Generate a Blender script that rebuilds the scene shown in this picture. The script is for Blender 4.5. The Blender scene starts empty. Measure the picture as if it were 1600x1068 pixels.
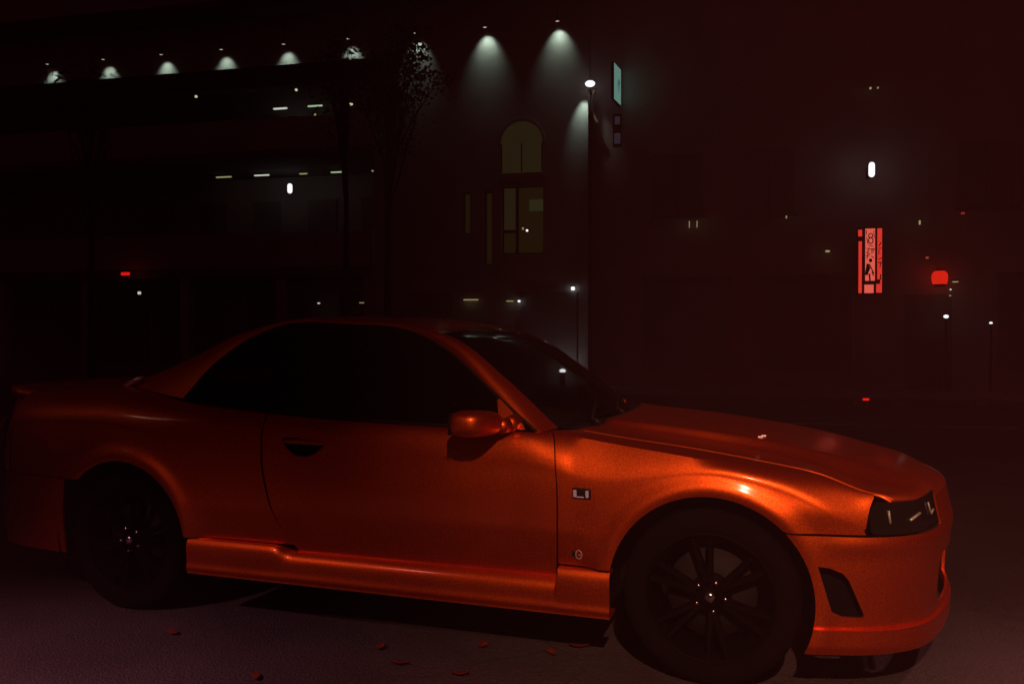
import bpy, bmesh, math, random
import numpy as np
from mathutils import Vector, Matrix

random.seed(7)
C = bpy.context.scene.collection
PI = math.pi

# ------------------------------------------------------------------ camera
sc = bpy.context.scene
cam = bpy.data.cameras.new('camera')
cam.sensor_width = 36.0
cam.lens = 30.0
cam.clip_start = 0.05
cam.clip_end = 800
co = bpy.data.objects.new('camera', cam)
C.objects.link(co)
co.location = (0.3354, -3.9946, 1.2814)
_w = Vector((-0.32706, 0.94497, -0.0083)).normalized()
co.rotation_euler = _w.to_track_quat('-Z', 'Y').to_euler()
sc.camera = co

# ------------------------------------------------------------------ night sky: dark, with the town's glow low over the right
world = bpy.data.worlds.new('World')
sc.world = world
world.use_nodes = True
nt = world.node_tree
bg = nt.nodes['Background']
tc = nt.nodes.new('ShaderNodeTexCoord')
dot = nt.nodes.new('ShaderNodeVectorMath'); dot.operation = 'DOT_PRODUCT'
nrm = nt.nodes.new('ShaderNodeVectorMath'); nrm.operation = 'NORMALIZE'
nt.links.new(tc.outputs['Generated'], nrm.inputs[0])
g = Vector((0.80, 0.45, 0.38)).normalized()
dot.inputs[1].default_value = g
nt.links.new(nrm.outputs[0], dot.inputs[0])
ramp = nt.nodes.new('ShaderNodeValToRGB')
ramp.color_ramp.interpolation = 'B_SPLINE'
e = ramp.color_ramp.elements
e[0].position = 0.35; e[0].color = (0.0130, 0.0009, 0.0018, 1)
e[1].position = 1.0; e[1].color = (0.040, 0.0105, 0.0125, 1)
k = e.new(0.70); k.color = (0.0170, 0.0020, 0.0030, 1)
nt.links.new(dot.outputs['Value'], ramp.inputs[0])
nt.links.new(ramp.outputs[0], bg.inputs[0])
bg.inputs[1].default_value = 1.0

# ------------------------------------------------------------------ unseen spots: a street lamp on the car, the rest added
def spot(name, loc, aim, power, angle, blend, col, radius=0.06):
    l = bpy.data.lights.new(name, 'SPOT')
    l.energy = power; l.spot_size = math.radians(angle); l.spot_blend = blend
    l.color = col; l.shadow_soft_size = radius
    o = bpy.data.objects.new(name, l); C.objects.link(o)
    o.location = loc
    o.rotation_euler = (Vector(aim) - Vector(loc)).normalized().to_track_quat('-Z', 'Y').to_euler()
    return o
spot('unseen_spot_light', (1.15, -5.7, 3.8), (0.60, -0.85, 0.60), 1040, 42, 1.0, (1.0, 0.38, 0.26), 0.06)
spot('unseen_spot_light', (-3.4, -4.7, 3.4), (-2.6, -2.9, 0.0), 840, 56, 1.0, (1.0, 0.34, 0.42), 0.10)  # added lamp; its beam veils the dark lower left
spot('unseen_spot_light', (3.4, -1.0, 4.6), (2.7, -1.6, 0.0), 950, 66, 1.0, (1.0, 0.36, 0.34), 0.10)  # added lamp that lifts the road at right and the bumper
spot('unseen_spot_light', (-8.6, -6.4, 5.2), (-2.90, -0.3, 1.15), 42, 11, 0.8, (1.0, 0.48, 0.38), 0.12)  # added narrow spot that makes the metal bead by the boot shine

sc.view_settings.view_transform = 'Standard'
sc.view_settings.look = 'None'
sc.view_settings.exposure = 0
sc.view_settings.gamma = 1
sc.view_settings.use_curve_mapping = False

# ------------------------------------------------------------------ materials
def principled(name, col, rough=0.6, metal=0.0, coat=0.0, coat_rough=0.05, spec=0.5):
    m = bpy.data.materials.new(name); m.use_nodes = True
    b = m.node_tree.nodes['Principled BSDF']
    b.inputs['Base Color'].default_value = (*col, 1)
    b.inputs['Roughness'].default_value = rough
    b.inputs['Metallic'].default_value = metal
    b.inputs['Coat Weight'].default_value = coat
    b.inputs['Coat Roughness'].default_value = coat_rough
    b.inputs['Specular IOR Level'].default_value = spec
    return m
def noisy(m, scale, lo, hi, bump=0.0, detail=6.0):
    t = m.node_tree; b = t.nodes['Principled BSDF']
    c = t.nodes.new('ShaderNodeTexCoord')
    n = t.nodes.new('ShaderNodeTexNoise'); n.inputs['Scale'].default_value = scale; n.inputs['Detail'].default_value = detail
    r = t.nodes.new('ShaderNodeValToRGB')
    r.color_ramp.elements[0].position = 0.3; r.color_ramp.elements[0].color = (*lo, 1)
    r.color_ramp.elements[1].position = 0.7; r.color_ramp.elements[1].color = (*hi, 1)
    t.links.new(c.outputs['Object'], n.inputs['Vector']); t.links.new(n.outputs[0], r.inputs[0])
    t.links.new(r.outputs[0], b.inputs['Base Color'])
    if bump:
        u = t.nodes.new('ShaderNodeBump'); u.inputs['Strength'].default_value = bump; u.inputs['Distance'].default_value = 0.01
        n2 = t.nodes.new('ShaderNodeTexNoise'); n2.inputs['Scale'].default_value = scale * 14; n2.inputs['Detail'].default_value = 4
        t.links.new(c.outputs['Object'], n2.inputs['Vector'])
        t.links.new(n2.outputs[0], u.inputs['Height']); t.links.new(u.outputs[0], b.inputs['Normal'])
    return m
def glow(name, col, strength):
    m = bpy.data.materials.new(name); m.use_nodes = True
    t = m.node_tree; t.nodes.clear()
    o = t.nodes.new('ShaderNodeOutputMaterial'); em = t.nodes.new('ShaderNodeEmission')
    em.inputs[0].default_value = (*col, 1); em.inputs[1].default_value = strength
    t.links.new(em.outputs[0], o.inputs[0])
    return m
def tinted_glass(name, tint, rough=0.02):
    m = bpy.data.materials.new(name); m.use_nodes = True
    t = m.node_tree; t.nodes.clear()
    o = t.nodes.new('ShaderNodeOutputMaterial'); mix = t.nodes.new('ShaderNodeMixShader')
    tr = t.nodes.new('ShaderNodeBsdfTransparent'); tr.inputs[0].default_value = (*tint, 1)
    gl = t.nodes.new('ShaderNodeBsdfGlossy'); gl.inputs['Roughness'].default_value = rough
    fr = t.nodes.new('ShaderNodeFresnel'); fr.inputs[0].default_value = 1.25
    t.links.new(fr.outputs[0], mix.inputs[0]); t.links.new(tr.outputs[0], mix.inputs[1]); t.links.new(gl.outputs[0], mix.inputs[2])
    t.links.new(mix.outputs[0], o.inputs[0])
    return m
M = {}
def paint_material():
    # candy paint: a deep red coloured base below orange metal flake, clear coat on top
    m = principled('orange_red_paint', (0.42, 0.008, 0.002), 0.5, 0.0, 0.0)
    t = m.node_tree; b = t.nodes['Principled BSDF']; o = t.nodes['Material Output']
    f = t.nodes.new('ShaderNodeBsdfPrincipled')
    f.inputs['Base Color'].default_value = (0.82, 0.165, 0.012, 1)
    f.inputs['Metallic'].default_value = 1.0
    f.inputs['Roughness'].default_value = 0.40
    f.inputs['Coat Weight'].default_value = 0.55
    f.inputs['Coat Roughness'].default_value = 0.14
    n = t.nodes.new('ShaderNodeTexNoise'); n.inputs['Scale'].default_value = 5.0; n.inputs['Detail'].default_value = 7
    c = t.nodes.new('ShaderNodeTexCoord')
    mr = t.nodes.new('ShaderNodeMapRange')
    mr.inputs['From Min'].default_value = 0.3; mr.inputs['From Max'].default_value = 0.7
    mr.inputs['To Min'].default_value = 0.43; mr.inputs['To Max'].default_value = 0.49
    t.links.new(c.outputs['Object'], n.inputs['Vector']); t.links.new(n.outputs[0], mr.inputs[0]); t.links.new(mr.outputs[0], f.inputs['Roughness'])
    fl = t.nodes.new('ShaderNodeTexNoise'); fl.inputs['Scale'].default_value = 260.0; fl.inputs['Detail'].default_value = 2
    t.links.new(c.outputs['Object'], fl.inputs['Vector'])
    fr_ = t.nodes.new('ShaderNodeValToRGB')
    fr_.color_ramp.elements[0].position = 0.30; fr_.color_ramp.elements[0].color = (0.52, 0.068, 0.005, 1)
    fr_.color_ramp.elements[1].position = 0.72; fr_.color_ramp.elements[1].color = (1.0, 0.215, 0.016, 1)
    t.links.new(fl.outputs[0], fr_.inputs[0]); t.links.new(fr_.outputs[0], f.inputs['Base Color'])
    mx = t.nodes.new('ShaderNodeMixShader'); mx.inputs[0].default_value = 0.87
    b.inputs['Specular IOR Level'].default_value = 0.3
    t.links.new(b.outputs[0], mx.inputs[1]); t.links.new(f.outputs[0], mx.inputs[2]); t.links.new(mx.outputs[0], o.inputs[0])
    return m
M['paint'] = paint_material()
M['rubber'] = principled('black_rubber', (0.012, 0.012, 0.012), 0.75, spec=0.2)
M['trim'] = principled('black_trim', (0.010, 0.010, 0.010), 0.5, spec=0.3)
M['cavity'] = principled('dark_cavity', (0.006, 0.006, 0.006), 0.95, spec=0.05)
M['tyre'] = noisy(principled('tyre_rubber', (0.005, 0.005, 0.005), 0.95, spec=0.03), 9, (0.004, 0.004, 0.004), (0.007, 0.006, 0.006))
M['rim'] = principled('black_wheel_metal', (0.002, 0.002, 0.002), 0.6, 0.0, spec=0.06)
M['chrome'] = principled('chrome', (0.85, 0.87, 0.92), 0.16, 1.0)
M['glint_metal'] = principled('bright_glint_metal', (0.9, 0.9, 0.9), 0.33, 1.0)
M['satin'] = principled('satin_metal', (0.45, 0.45, 0.47), 0.35, 1.0)
M['disc'] = principled('brake_disc_metal', (0.012, 0.012, 0.012), 0.7, 0.0, spec=0.2)
M['glass_clear'] = tinted_glass('windscreen_glass', (0.80, 0.82, 0.80))
M['glass_dark'] = tinted_glass('privacy_glass', (0.16, 0.16, 0.16))
M['lens_dark'] = principled('smoked_lamp_lens', (0.010, 0.010, 0.008), 0.12, 0.0, 0.4)
M['glint_white'] = principled('white_lens_glint', (0.55, 0.60, 0.85), 0.25, 0.0, 0.5)
M['lens_bar'] = principled('pale_reflector', (0.42, 0.50, 0.36), 0.3, 0.2)
M['red_lens'] = principled('red_tail_lens', (0.25, 0.004, 0.004), 0.15, 0.0, 0.5)
M['seat'] = principled('black_seat_cloth', (0.012, 0.012, 0.013), 0.9, spec=0.1)

def asphalt():
    m = principled('worn_asphalt', (0.05, 0.045, 0.045), 0.9, spec=0.15)
    t = m.node_tree; b = t.nodes['Principled BSDF']
    c = t.nodes.new('ShaderNodeTexCoord')
    big = t.nodes.new('ShaderNodeTexNoise'); big.inputs['Scale'].default_value = 1.3; big.inputs['Detail'].default_value = 8
    fine = t.nodes.new('ShaderNodeTexVoronoi'); fine.inputs['Scale'].default_value = 110
    mul = t.nodes.new('ShaderNodeMath'); mul.operation = 'MULTIPLY_ADD'
    mul.inputs[1].default_value = 0.55
    t.links.new(c.outputs['Object'], big.inputs['Vector']); t.links.new(c.outputs['Object'], fine.inputs['Vector'])
    t.links.new(fine.outputs['Distance'], mul.inputs[0]); t.links.new(big.outputs[0], mul.inputs[2])
    r = t.nodes.new('ShaderNodeValToRGB')
    r.color_ramp.elements[0].position = 0.35; r.color_ramp.elements[0].color = (0.030, 0.027, 0.028, 1)
    r.color_ramp.elements[1].position = 1.0; r.color_ramp.elements[1].color = (0.075, 0.066, 0.068, 1)
    t.links.new(mul.outputs[0], r.inputs[0]); t.links.new(r.outputs[0], b.inputs['Base Color'])
    wob = t.nodes.new('ShaderNodeTexNoise'); wob.inputs['Scale'].default_value = 2.2; wob.inputs['Detail'].default_value = 5
    add = t.nodes.new('ShaderNodeVectorMath'); add.operation = 'MULTIPLY_ADD'
    add.inputs[1].default_value = (0.5, 0.5, 0.5)
    t.links.new(c.outputs['Object'], wob.inputs['Vector']); t.links.new(wob.outputs['Color'], add.inputs[0]); t.links.new(c.outputs['Object'], add.inputs[2])
    crk = t.nodes.new('ShaderNodeTexVoronoi'); crk.feature = 'DISTANCE_TO_EDGE'; crk.inputs['Scale'].default_value = 0.9
    t.links.new(add.outputs[0], crk.inputs['Vector'])
    cr = t.nodes.new('ShaderNodeMapRange'); cr.inputs['From Max'].default_value = 0.012; cr.inputs['To Min'].default_value = 0.78
    t.links.new(crk.outputs['Distance'], cr.inputs[0])
    mc = t.nodes.new('ShaderNodeMix'); mc.data_type = 'RGBA'; mc.blend_type = 'MULTIPLY'; mc.inputs[0].default_value = 1.0
    t.links.new(r.outputs[0], mc.inputs[6]); t.links.new(cr.outputs[0], mc.inputs[7]); t.links.new(mc.outputs[2], b.inputs['Base Color'])
    u = t.nodes.new('ShaderNodeBump'); u.inputs['Strength'].default_value = 0.6; u.inputs['Distance'].default_value = 0.008
    t.links.new(fine.outputs['Distance'], u.inputs['Height']); t.links.new(u.outputs[0], b.inputs['Normal'])
    return m
M['asphalt'] = asphalt()
M['concrete'] = noisy(principled('pavement_concrete', (0.2, 0.19, 0.18), 0.9), 2.0, (0.15, 0.145, 0.14), (0.24, 0.23, 0.22), 0.2)
M['plaster'] = noisy(principled('pale_plaster', (0.45, 0.45, 0.42), 0.9, spec=0.1), 1.5, (0.40, 0.41, 0.38), (0.50, 0.50, 0.47), 0.15)
M['dark_clad'] = noisy(principled('dark_cladding', (0.40, 0.38, 0.36), 0.8, spec=0.1), 1.0, (0.46, 0.44, 0.42), (0.56, 0.54, 0.52))
M['steel_dark'] = principled('dark_painted_steel', (0.03, 0.03, 0.03), 0.6, 0.0, spec=0.2)
M['win_dark'] = principled('unlit_window_glass', (0.012, 0.012, 0.013), 0.1, 0.0, spec=0.4)
M['shutter'] = noisy(principled('grey_roller_shutter', (0.3, 0.29, 0.28), 0.7, spec=0.2), 1.2, (0.26, 0.25, 0.24), (0.34, 0.33, 0.32))
M['win_glow'] = glow('dim_lit_curtain', (0.0150, 0.0122, 0.0045), 1.0)
M['win_faint'] = glow('very_dim_lit_curtain', (0.010, 0.0065, 0.0015), 1.0)
M['win_green'] = glow('dim_green_window', (0.020, 0.022, 0.008), 1.0)
M['lamp_white'] = glow('white_lamp', (1.0, 0.98, 1.0), 1.5)
M['lamp_warm'] = glow('warm_lamp', (1.0, 0.93, 0.62), 0.75)
M['lamp_green'] = glow('greenish_tube', (0.52, 0.75, 0.48), 0.8)
M['lamp_yellow'] = glow('yellowish_tube', (0.66, 0.62, 0.30), 0.55)
M['lamp_pale'] = glow('pale_tube', (0.85, 0.90, 0.72), 0.85)
M['lamp_dim'] = glow('dim_warm_tube', (0.50, 0.40, 0.20), 0.55)
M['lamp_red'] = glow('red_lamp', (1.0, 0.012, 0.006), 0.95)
M['lantern_red'] = glow('red_lantern_paper', (1.0, 0.022, 0.008), 0.8)
M['sign_pink'] = glow('pink_sign_panel', (1.0, 0.145, 0.10), 0.92)
M['sign_red'] = glow('red_sign_panel', (0.95, 0.045, 0.028), 0.9)
M['sign_teal'] = glow('teal_sign_panel', (0.125, 0.27, 0.22), 0.95)
M['sign_teal_dark'] = glow('deep_teal_sign_print', (0.030, 0.13, 0.14), 0.95)
M['bark'] = noisy(principled('bark', (0.06, 0.045, 0.035), 0.95, spec=0.05), 6, (0.04, 0.03, 0.024), (0.08, 0.06, 0.045), 0.3)
M['leaf'] = noisy(principled('foliage', (0.06, 0.08, 0.03), 0.8, spec=0.1), 3, (0.045, 0.06, 0.02), (0.09, 0.10, 0.04))
M['fallen'] = noisy(principled('fallen_leaf', (0.30, 0.05, 0.02), 0.8, spec=0.1), 20, (0.12, 0.02, 0.01), (0.22, 0.05, 0.02))
M['dark_wood'] = noisy(principled('dark_stained_timber', (0.06, 0.05, 0.045), 0.8, spec=0.1), 3, (0.05, 0.04, 0.036), (0.075, 0.06, 0.055))
M['notice'] = glow('dim_notice_print', (0.020, 0.018, 0.026), 1.0)
M['banner'] = principled('pale_banner_cloth', (0.55, 0.50, 0.38), 0.9, spec=0.1)
M['poster'] = principled('grey_notice', (0.35, 0.36, 0.38), 0.8)
M['paint_white'] = noisy(principled('worn_road_paint', (0.5, 0.5, 0.48), 0.9), 8, (0.25, 0.24, 0.23), (0.55, 0.54, 0.52))

# ------------------------------------------------------------------ helpers
def link(name, bm, mat, parent=None, smooth=False, loc=None):
    me = bpy.data.meshes.new(name)
    bm.to_mesh(me); bm.free()
    if smooth:
        for p in me.polygons: p.use_smooth = True
    if mat is not None: me.materials.append(mat)
    o = bpy.data.objects.new(name, me); C.objects.link(o)
    if parent is not None: o.parent = parent
    if loc is not None: o.location = loc
    return o
def empty(name, loc=(0, 0, 0), rz=0.0, parent=None):
    o = bpy.data.objects.new(name, None); C.objects.link(o)
    o.location = loc; o.rotation_euler = (0, 0, rz); o.empty_display_size = 0.1
    if parent is not None: o.parent = parent
    return o
def tag(o, label, cat, group=None, kind=None):
    if label: o['label'] = label
    if cat: o['category'] = cat
    if group: o['group'] = group
    if kind: o['kind'] = kind
    return o
def box(bm, x0, x1, y0, y1, z0, z1, bevel=0.0):
    r = bmesh.ops.create_cube(bm, size=1)
    vs = r['verts']
    for v in vs:
        v.co = Vector((x0 + (v.co.x + .5) * (x1 - x0), y0 + (v.co.y + .5) * (y1 - y0), z0 + (v.co.z + .5) * (z1 - z0)))
    if bevel:
        es = list({ed for v in vs for ed in v.link_edges})
        bmesh.ops.bevel(bm, geom=es, offset=bevel, segments=2, affect='EDGES', profile=0.6)
def tube(bm, p0, p1, r0, r1=None, seg=10, caps=True):
    r1 = r0 if r1 is None else r1
    p0 = Vector(p0); p1 = Vector(p1); d = p1 - p0
    m = Matrix.Translation((p0 + p1) / 2) @ d.to_track_quat('Z', 'Y').to_matrix().to_4x4()
    bmesh.ops.create_cone(bm, cap_ends=caps, segments=seg, radius1=r0, radius2=r1, depth=d.length, matrix=m)
def ball(bm, c, r, sx=1, sy=1, sz=1, seg=14):
    m = Matrix.Translation(c) @ Matrix.Diagonal((sx, sy, sz, 1))
    bmesh.ops.create_uvsphere(bm, u_segments=seg, v_segments=max(6, seg // 2 + 1), radius=r, matrix=m)
def lathe(bm, prof, seg=40, axis='Y'):
    rings = []
    for k in range(seg):
        a = 2 * PI * k / seg
        ring = []
        for (r, h) in prof:
            if axis == 'Y': ring.append(bm.verts.new((r * math.cos(a), h, r * math.sin(a))))
            else: ring.append(bm.verts.new((r * math.cos(a), r * math.sin(a), h)))
        rings.append(ring)
    for k in range(seg):
        a, b = rings[k], rings[(k + 1) % seg]
        for j in range(len(prof) - 1):
            bm.faces.new((a[j], a[j + 1], b[j + 1], b[j]))
    bmesh.ops.recalc_face_normals(bm, faces=bm.faces)
def spline(xs, ys):
    xs = np.array(xs, float); ys = np.array(ys, float)
    h = np.diff(xs); d = np.diff(ys, axis=0) / (h[:, None] if ys.ndim > 1 else h)
    m = np.zeros_like(ys)
    m[0] = d[0]; m[-1] = d[-1]
    for i in range(1, len(xs) - 1):
        w = h[i] / (h[i - 1] + h[i])
        m[i] = d[i - 1] * w + d[i] * (1 - w)
        if ys.ndim == 1 and d[i - 1] * d[i] <= 0: m[i] = 0
    def f(x):
        x = min(max(x, xs[0]), xs[-1])
        i = min(max(int(np.searchsorted(xs, x)) - 1, 0), len(xs) - 2)
        t = (x - xs[i]) / h[i]
        r = (2 * t**3 - 3 * t**2 + 1) * ys[i] + (t**3 - 2 * t**2 + t) * h[i] * m[i] + (-2 * t**3 + 3 * t**2) * ys[i + 1] + (t**3 - t**2) * h[i] * m[i + 1]
        return float(r) if ys.ndim == 1 else r
    return f
def lerp(a, b, t): return a + (b - a) * t
def sstep(a, b, x):
    t = min(max((x - a) / (b - a), 0), 1)
    return t * t * (3 - 2 * t)

# ================================================================== SETTING
FA = math.radians(6)                       # the street's far side runs 6 degrees off the car's line
FO = Vector((-5.2, 15.3, 0)); FT = Vector((math.cos(FA), math.sin(FA), 0)); FN = Vector((math.sin(FA), -math.cos(FA), 0))
def street(s, n, z): return FO + FT * s + FN * n + Vector((0, 0, z))

bm = bmesh.new()
bmesh.ops.create_grid(bm, x_segments=1, y_segments=1, size=300)
tag(link('ground', bm, M['asphalt']), None, None, kind='structure')
# far pavement with its kerb, in the street's frame (x along it, -y towards the car)
bm = bmesh.new(); box(bm, -60, 60, -3.2, 0.2, -0.05, 0.12)
pv = link('pavement', bm, M['concrete']); pv.location = FO; pv.rotation_euler = (0, 0, FA); pv['kind'] = 'structure'
for k in range(44):
    bm = bmesh.new(); box(bm, -22 + k * 1.0 + 0.006, -22 + k * 1.0 + 0.994, -3.36, -3.203, -0.05, 0.135, 0.012)
    link('kerb_stone', bm, M['concrete'], pv)
bm = bmesh.new(); box(bm, -60, 60, -6.9, -6.78, 0.0, 0.004)
rl = link('road_line', bm, M['paint_white']); rl.location = FO; rl.rotation_euler = (0, 0, FA); rl['kind'] = 'structure'

def fbox(name, mat, parent, s0, s1, n0, n1, z0, z1, bevel=0.0):
    """a box in the street's frame: s along it, n out from the shop fronts towards the car"""
    bm = bmesh.new(); box(bm, s0, s1, -n1, -n0, z0, z1, bevel)
    return link(name, bm, mat, parent)

# ------------------------------------------------------------------ the lamp-lit building across the street
hall = tag(empty('commercial_building', FO, FA), 'long dark building across the street with a row of lamps washing its pale upper wall', 'building')
def hole_wall(name, mat, parent, s0, s1, z0, z1, n0, n1, holes):
    """wall panel with rectangular or arched openings (s0, s1, z0, z1, arch?)"""
    bm = bmesh.new()
    ss = sorted({s0, s1, *[h[0] for h in holes], *[h[1] for h in holes]})
    zs = sorted({z0, z1, *[h[2] for h in holes], *[h[3] for h in holes]})
    for i in range(len(ss) - 1):
        for j in range(len(zs) - 1):
            cs = (ss[i] + ss[i + 1]) / 2; cz = (zs[j] + zs[j + 1]) / 2
            if any(h[0] < cs < h[1] and h[2] < cz < h[3] for h in holes): continue
            box(bm, ss[i], ss[i + 1], -n1, -n0, zs[j], zs[j + 1])
    bmesh.ops.remove_doubles(bm, verts=bm.verts, dist=1e-5)
    # drop the coincident inner faces between neighbouring boxes
    seen = {}
    bm.verts.index_update()
    for f in list(bm.faces):
        key = tuple(sorted(v.index for v in f.verts)); seen.setdefault(key, []).append(f)
    dead = [f for fs in seen.values() if len(fs) > 1 for f in fs]
    bmesh.ops.delete(bm, geom=dead, context='FACES_ONLY')
    return link(name, bm, mat, parent)
LOWW = [(-1.37, -0.34, 3.2, 4.82), (-2.34, -2.14, 3.7, 4.72), (-1.80, -1.60, 2.95, 4.72)]
hole_wall('wall', M['plaster'], hall, -4.6, 0.74, 0, 9.3, -0.28, 0.0, LOWW)
hole_wall('wall', M['dark_clad'], hall, -26, -4.6, 0, 9.3, -2.6, -2.3, [(-14.2, -13.9, 3.5, 4.2)])
fbox('upper_wall', M['plaster'], hall, -26, -4.6, -0.28, 0.0, 7.55, 9.3)
fbox('floor_slab', M['concrete'], hall, -26, -4.6, -2.3, 0.10, 5.72, 5.95)
fbox('floor_slab', M['concrete'], hall, -26, -4.6, -2.3, 0.10, 2.75, 3.0)
fbox('parapet', M['dark_clad'], hall, -26, -4.6, -0.02, 0.10, 5.95, 6.75)
fbox('parapet', M['dark_clad'], hall, -26, -4.6, -0.02, 0.10, 3.0, 3.85)
for s in (-24.0, -21.2, -18.4, -15.6, -12.9, -9.9, -7.15, -4.75):
    fbox('column', M['dark_clad'], hall, s - .13, s + .13, -0.27, -0.03, 0, 2.75)
fbox('sign_ledge', M['dark_wood'], hall, -26, -4.45, 0.003, 0.36, 7.60, 7.98)
fbox('eaves', M['dark_wood'], hall, -26.3, 0.95, -2.6, 0.75, 9.3, 9.55)
fbox('roof_parapet', M['dark_clad'], hall, -26.2, 0.85, -2.6, 0.5, 9.55, 10.3)
fbox('side_wall', M['plaster'], hall, 0.45, 0.735, -9.0, -0.285, 0, 9.28)
# arched head of the big window: ring segments filling the corners of the opening
bm = bmesh.new()
cx, rz, hw = -0.865, 5.82, 0.505
pts = [(cx + hw * math.cos(a), rz + hw * math.sin(a)) for a in np.linspace(0, PI, 25)]
arch_glass = bmesh.new()
vs = [arch_glass.verts.new((x, 0.13, z)) for x, z in [(cx - hw, 5.10), (cx + hw, 5.10)] + pts]
arch_glass.faces.new(vs)
# rectangle above springing was left solid; open it with the glazing set proud of the wall in a surround
ag = link('arched_window', arch_glass, M['win_glow'], hall); ag.location = (0, -0.155, 0)
sur = bmesh.new()
for i in range(24):
    a, b = pts[i], pts[i + 1]
    q = [(a[0], a[1]), (b[0], b[1]), (cx + (b[0] - cx) * 1.12, rz + (b[1] - rz) * 1.12), (cx + (a[0] - cx) * 1.12, rz + (a[1] - rz) * 1.12)]
    f = [sur.verts.new((x, -0.07, z)) for x, z in q] + [sur.verts.new((x, 0.002, z)) for x, z in q]
    for ids in ((0, 1, 2, 3), (4, 7, 6, 5), (0, 4, 5, 1), (1, 5, 6, 2), (2, 6, 7, 3), (3, 7, 4, 0)): sur.faces.new([f[t] for t in ids])
bmesh.ops.recalc_face_normals(sur, faces=sur.faces)
link('surround', sur, M['plaster'], ag).location = (0, 0.155, 0)
for s0, s1 in ((cx - hw, cx - hw + .03), (-.88, -.855), (cx + hw - .03, cx + hw)):
    fbox('glazing_bar', M['steel_dark'], ag, s0, s1, 0.027, 0.05, 5.13, 5.80).location = (0, 0.155, 0)
fbox('sill', M['plaster'], ag, -1.45, -0.28, 0.003, 0.10, 5.02, 5.098).location = (0, 0.155, 0)
def lit_window(mat, s0, s1, z0, z1, parent=hall, n=-0.16):
    w = fbox('window', mat, parent, s0, s1, n - 0.02, n, z0, z1)
    fr = bmesh.new(); t = 0.035
    for a in ((s0, s0 + t, z0, z1), (s1 - t, s1, z0, z1), (s0 + t, s1 - t, z0, z0 + t), (s0 + t, s1 - t, z1 - t, z1)):
        box(fr, a[0], a[1], -n - 0.05, -n - 0.002, a[2], a[3])
    link('frame', fr, M['steel_dark'], w)
    return w
lit_window(M['win_glow'], -1.37, -1.01, 3.75, 4.82)
lit_window(M['win_faint'], -1.01, -0.34, 3.2, 4.82)
lit_window(M['win_faint'], -1.37, -1.01, 3.2, 3.75)
fbox('notice', M['win_green'], hall, -0.72, -0.34, -0.155, -0.15, 4.22, 4.50)
lit_window(M['win_faint'], -2.34, -2.14, 3.7, 4.72)
lit_window(M['win_faint'], -1.80, -1.60, 2.95, 4.72)
lit_window(M['win_green'], -14.17, -13.9, 3.5, 4.2, n=-2.29)
for s0 in (-15.2, -12.6, -10.9, -9.2, -7.5, -5.9):
    for z0 in (3.05, 6.0):
        if s0 == -15.2 and z0 < 4: continue
        fbox('corridor_door', M['shutter'], hall, s0, s0 + .85, -2.299, -2.25, z0, z0 + 2.0 if z0 < 4 else z0 + 1.5)
for s0 in (-14.6, -12.2, -9.4, -6.6):
    fbox('shop_window', M['shutter'], hall, s0, s0 + 2.0, -2.299, -2.24, 0.5, 2.4)
for s0 in (-3.9, -0.9):
    fbox('shop_window', M['shutter'], hall, s0, s0 + 1.35, 0.002, 0.04, 0.6, 2.3)

fbox('corner_fin', M['steel_dark'], hall, 0.742, 0.79, -0.11, 0.24, 0.125, 6.93)

# eaves lamps: each its own thing with its own light on the wall
EAVE = [0.03 - 1.733 * k for k in range(9)]
where = ['rightmost, a big wash nearest the building corner', 'big wash between the tree crown and the rightmost',
         'half hidden behind the tree crown', 'behind thin leaves, right end of the ledge', 'first clear wash left of the leafy ones',
         'above the ledge, middle of the three clear washes', 'above the ledge, leftmost of the three clear washes',
         'far left, wash split by a thin branch', 'leftmost of the row, narrow wash']
for i, s in enumerate(EAVE):
    lp = tag(empty('eaves_lamp', street(s, 0.26, 8.54), FA), 'small eaves lamp lighting the wall, ' + where[i], 'wall lamp', 'eaves lamps along the building')
    bm = bmesh.new(); lathe(bm, [(0.0, 0.06), (0.045, 0.06), (0.055, 0.03), (0.055, -0.015), (0.045, -0.02)], 16, 'Z')
    link('lamp_housing', bm, M['steel_dark'], lp, True)
    bm = bmesh.new(); bmesh.ops.create_circle(bm, cap_ends=True, segments=16, radius=0.044, matrix=Matrix.Translation((0, 0, -0.012)))
    link('lamp_glass', bm, M['lamp_warm'], lp)
    bm = bmesh.new(); tube(bm, (0, 0, 0.06), (0, 0, 0.76), 0.010, seg=8)
    link('drop_rod', bm, M['steel_dark'], lp)
    p = street(s, 0.24, 8.515); q = street(s, 0.0, 8.12)
    strength = 21 if i < 2 else 14
    l = spot('eaves_lamp_light', p, q, strength, 80, 1.0, (0.80, 1.0, 0.84), 0.03)

# corridor lights
def fitting(name, label, mat, s, n, z, w, h, d=0.06, cat='lamp', group='corridor lights', rounded=False):
    o = tag(empty(name, street(s, n, z), FA), label, cat, group)
    bm = bmesh.new()
    if rounded:
        tube(bm, (0, 0, -h / 2 + w / 2), (0, 0, h / 2 - w / 2), w / 2, seg=14, caps=False)
        ball(bm, (0, 0, h / 2 - w / 2), w / 2); ball(bm, (0, 0, -h / 2 + w / 2), w / 2)
        link('lamp_cover', bm, mat, o, True)
        bm = bmesh.new(); box(bm, -w * .3, w * .3, w * .52, max(w * .55 + .05, n + .10), -h * .35, h * .35, 0.005)
        link('back_plate', bm, M['steel_dark'], o)
    else:
        box(bm, -w / 2, w / 2, -d / 2, d / 2, -h / 2, h / 2, min(w, h, d) * 0.35)
        link('lamp_cover', bm, mat, o, True)
        bm = bmesh.new(); box(bm, -w / 2 - .01, w / 2 + .01, -d / 2 - .01, d / 2 + .01, h / 2, h / 2 + .03)
        link('lamp_base', bm, M['steel_dark'], o)
    return o
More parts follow.
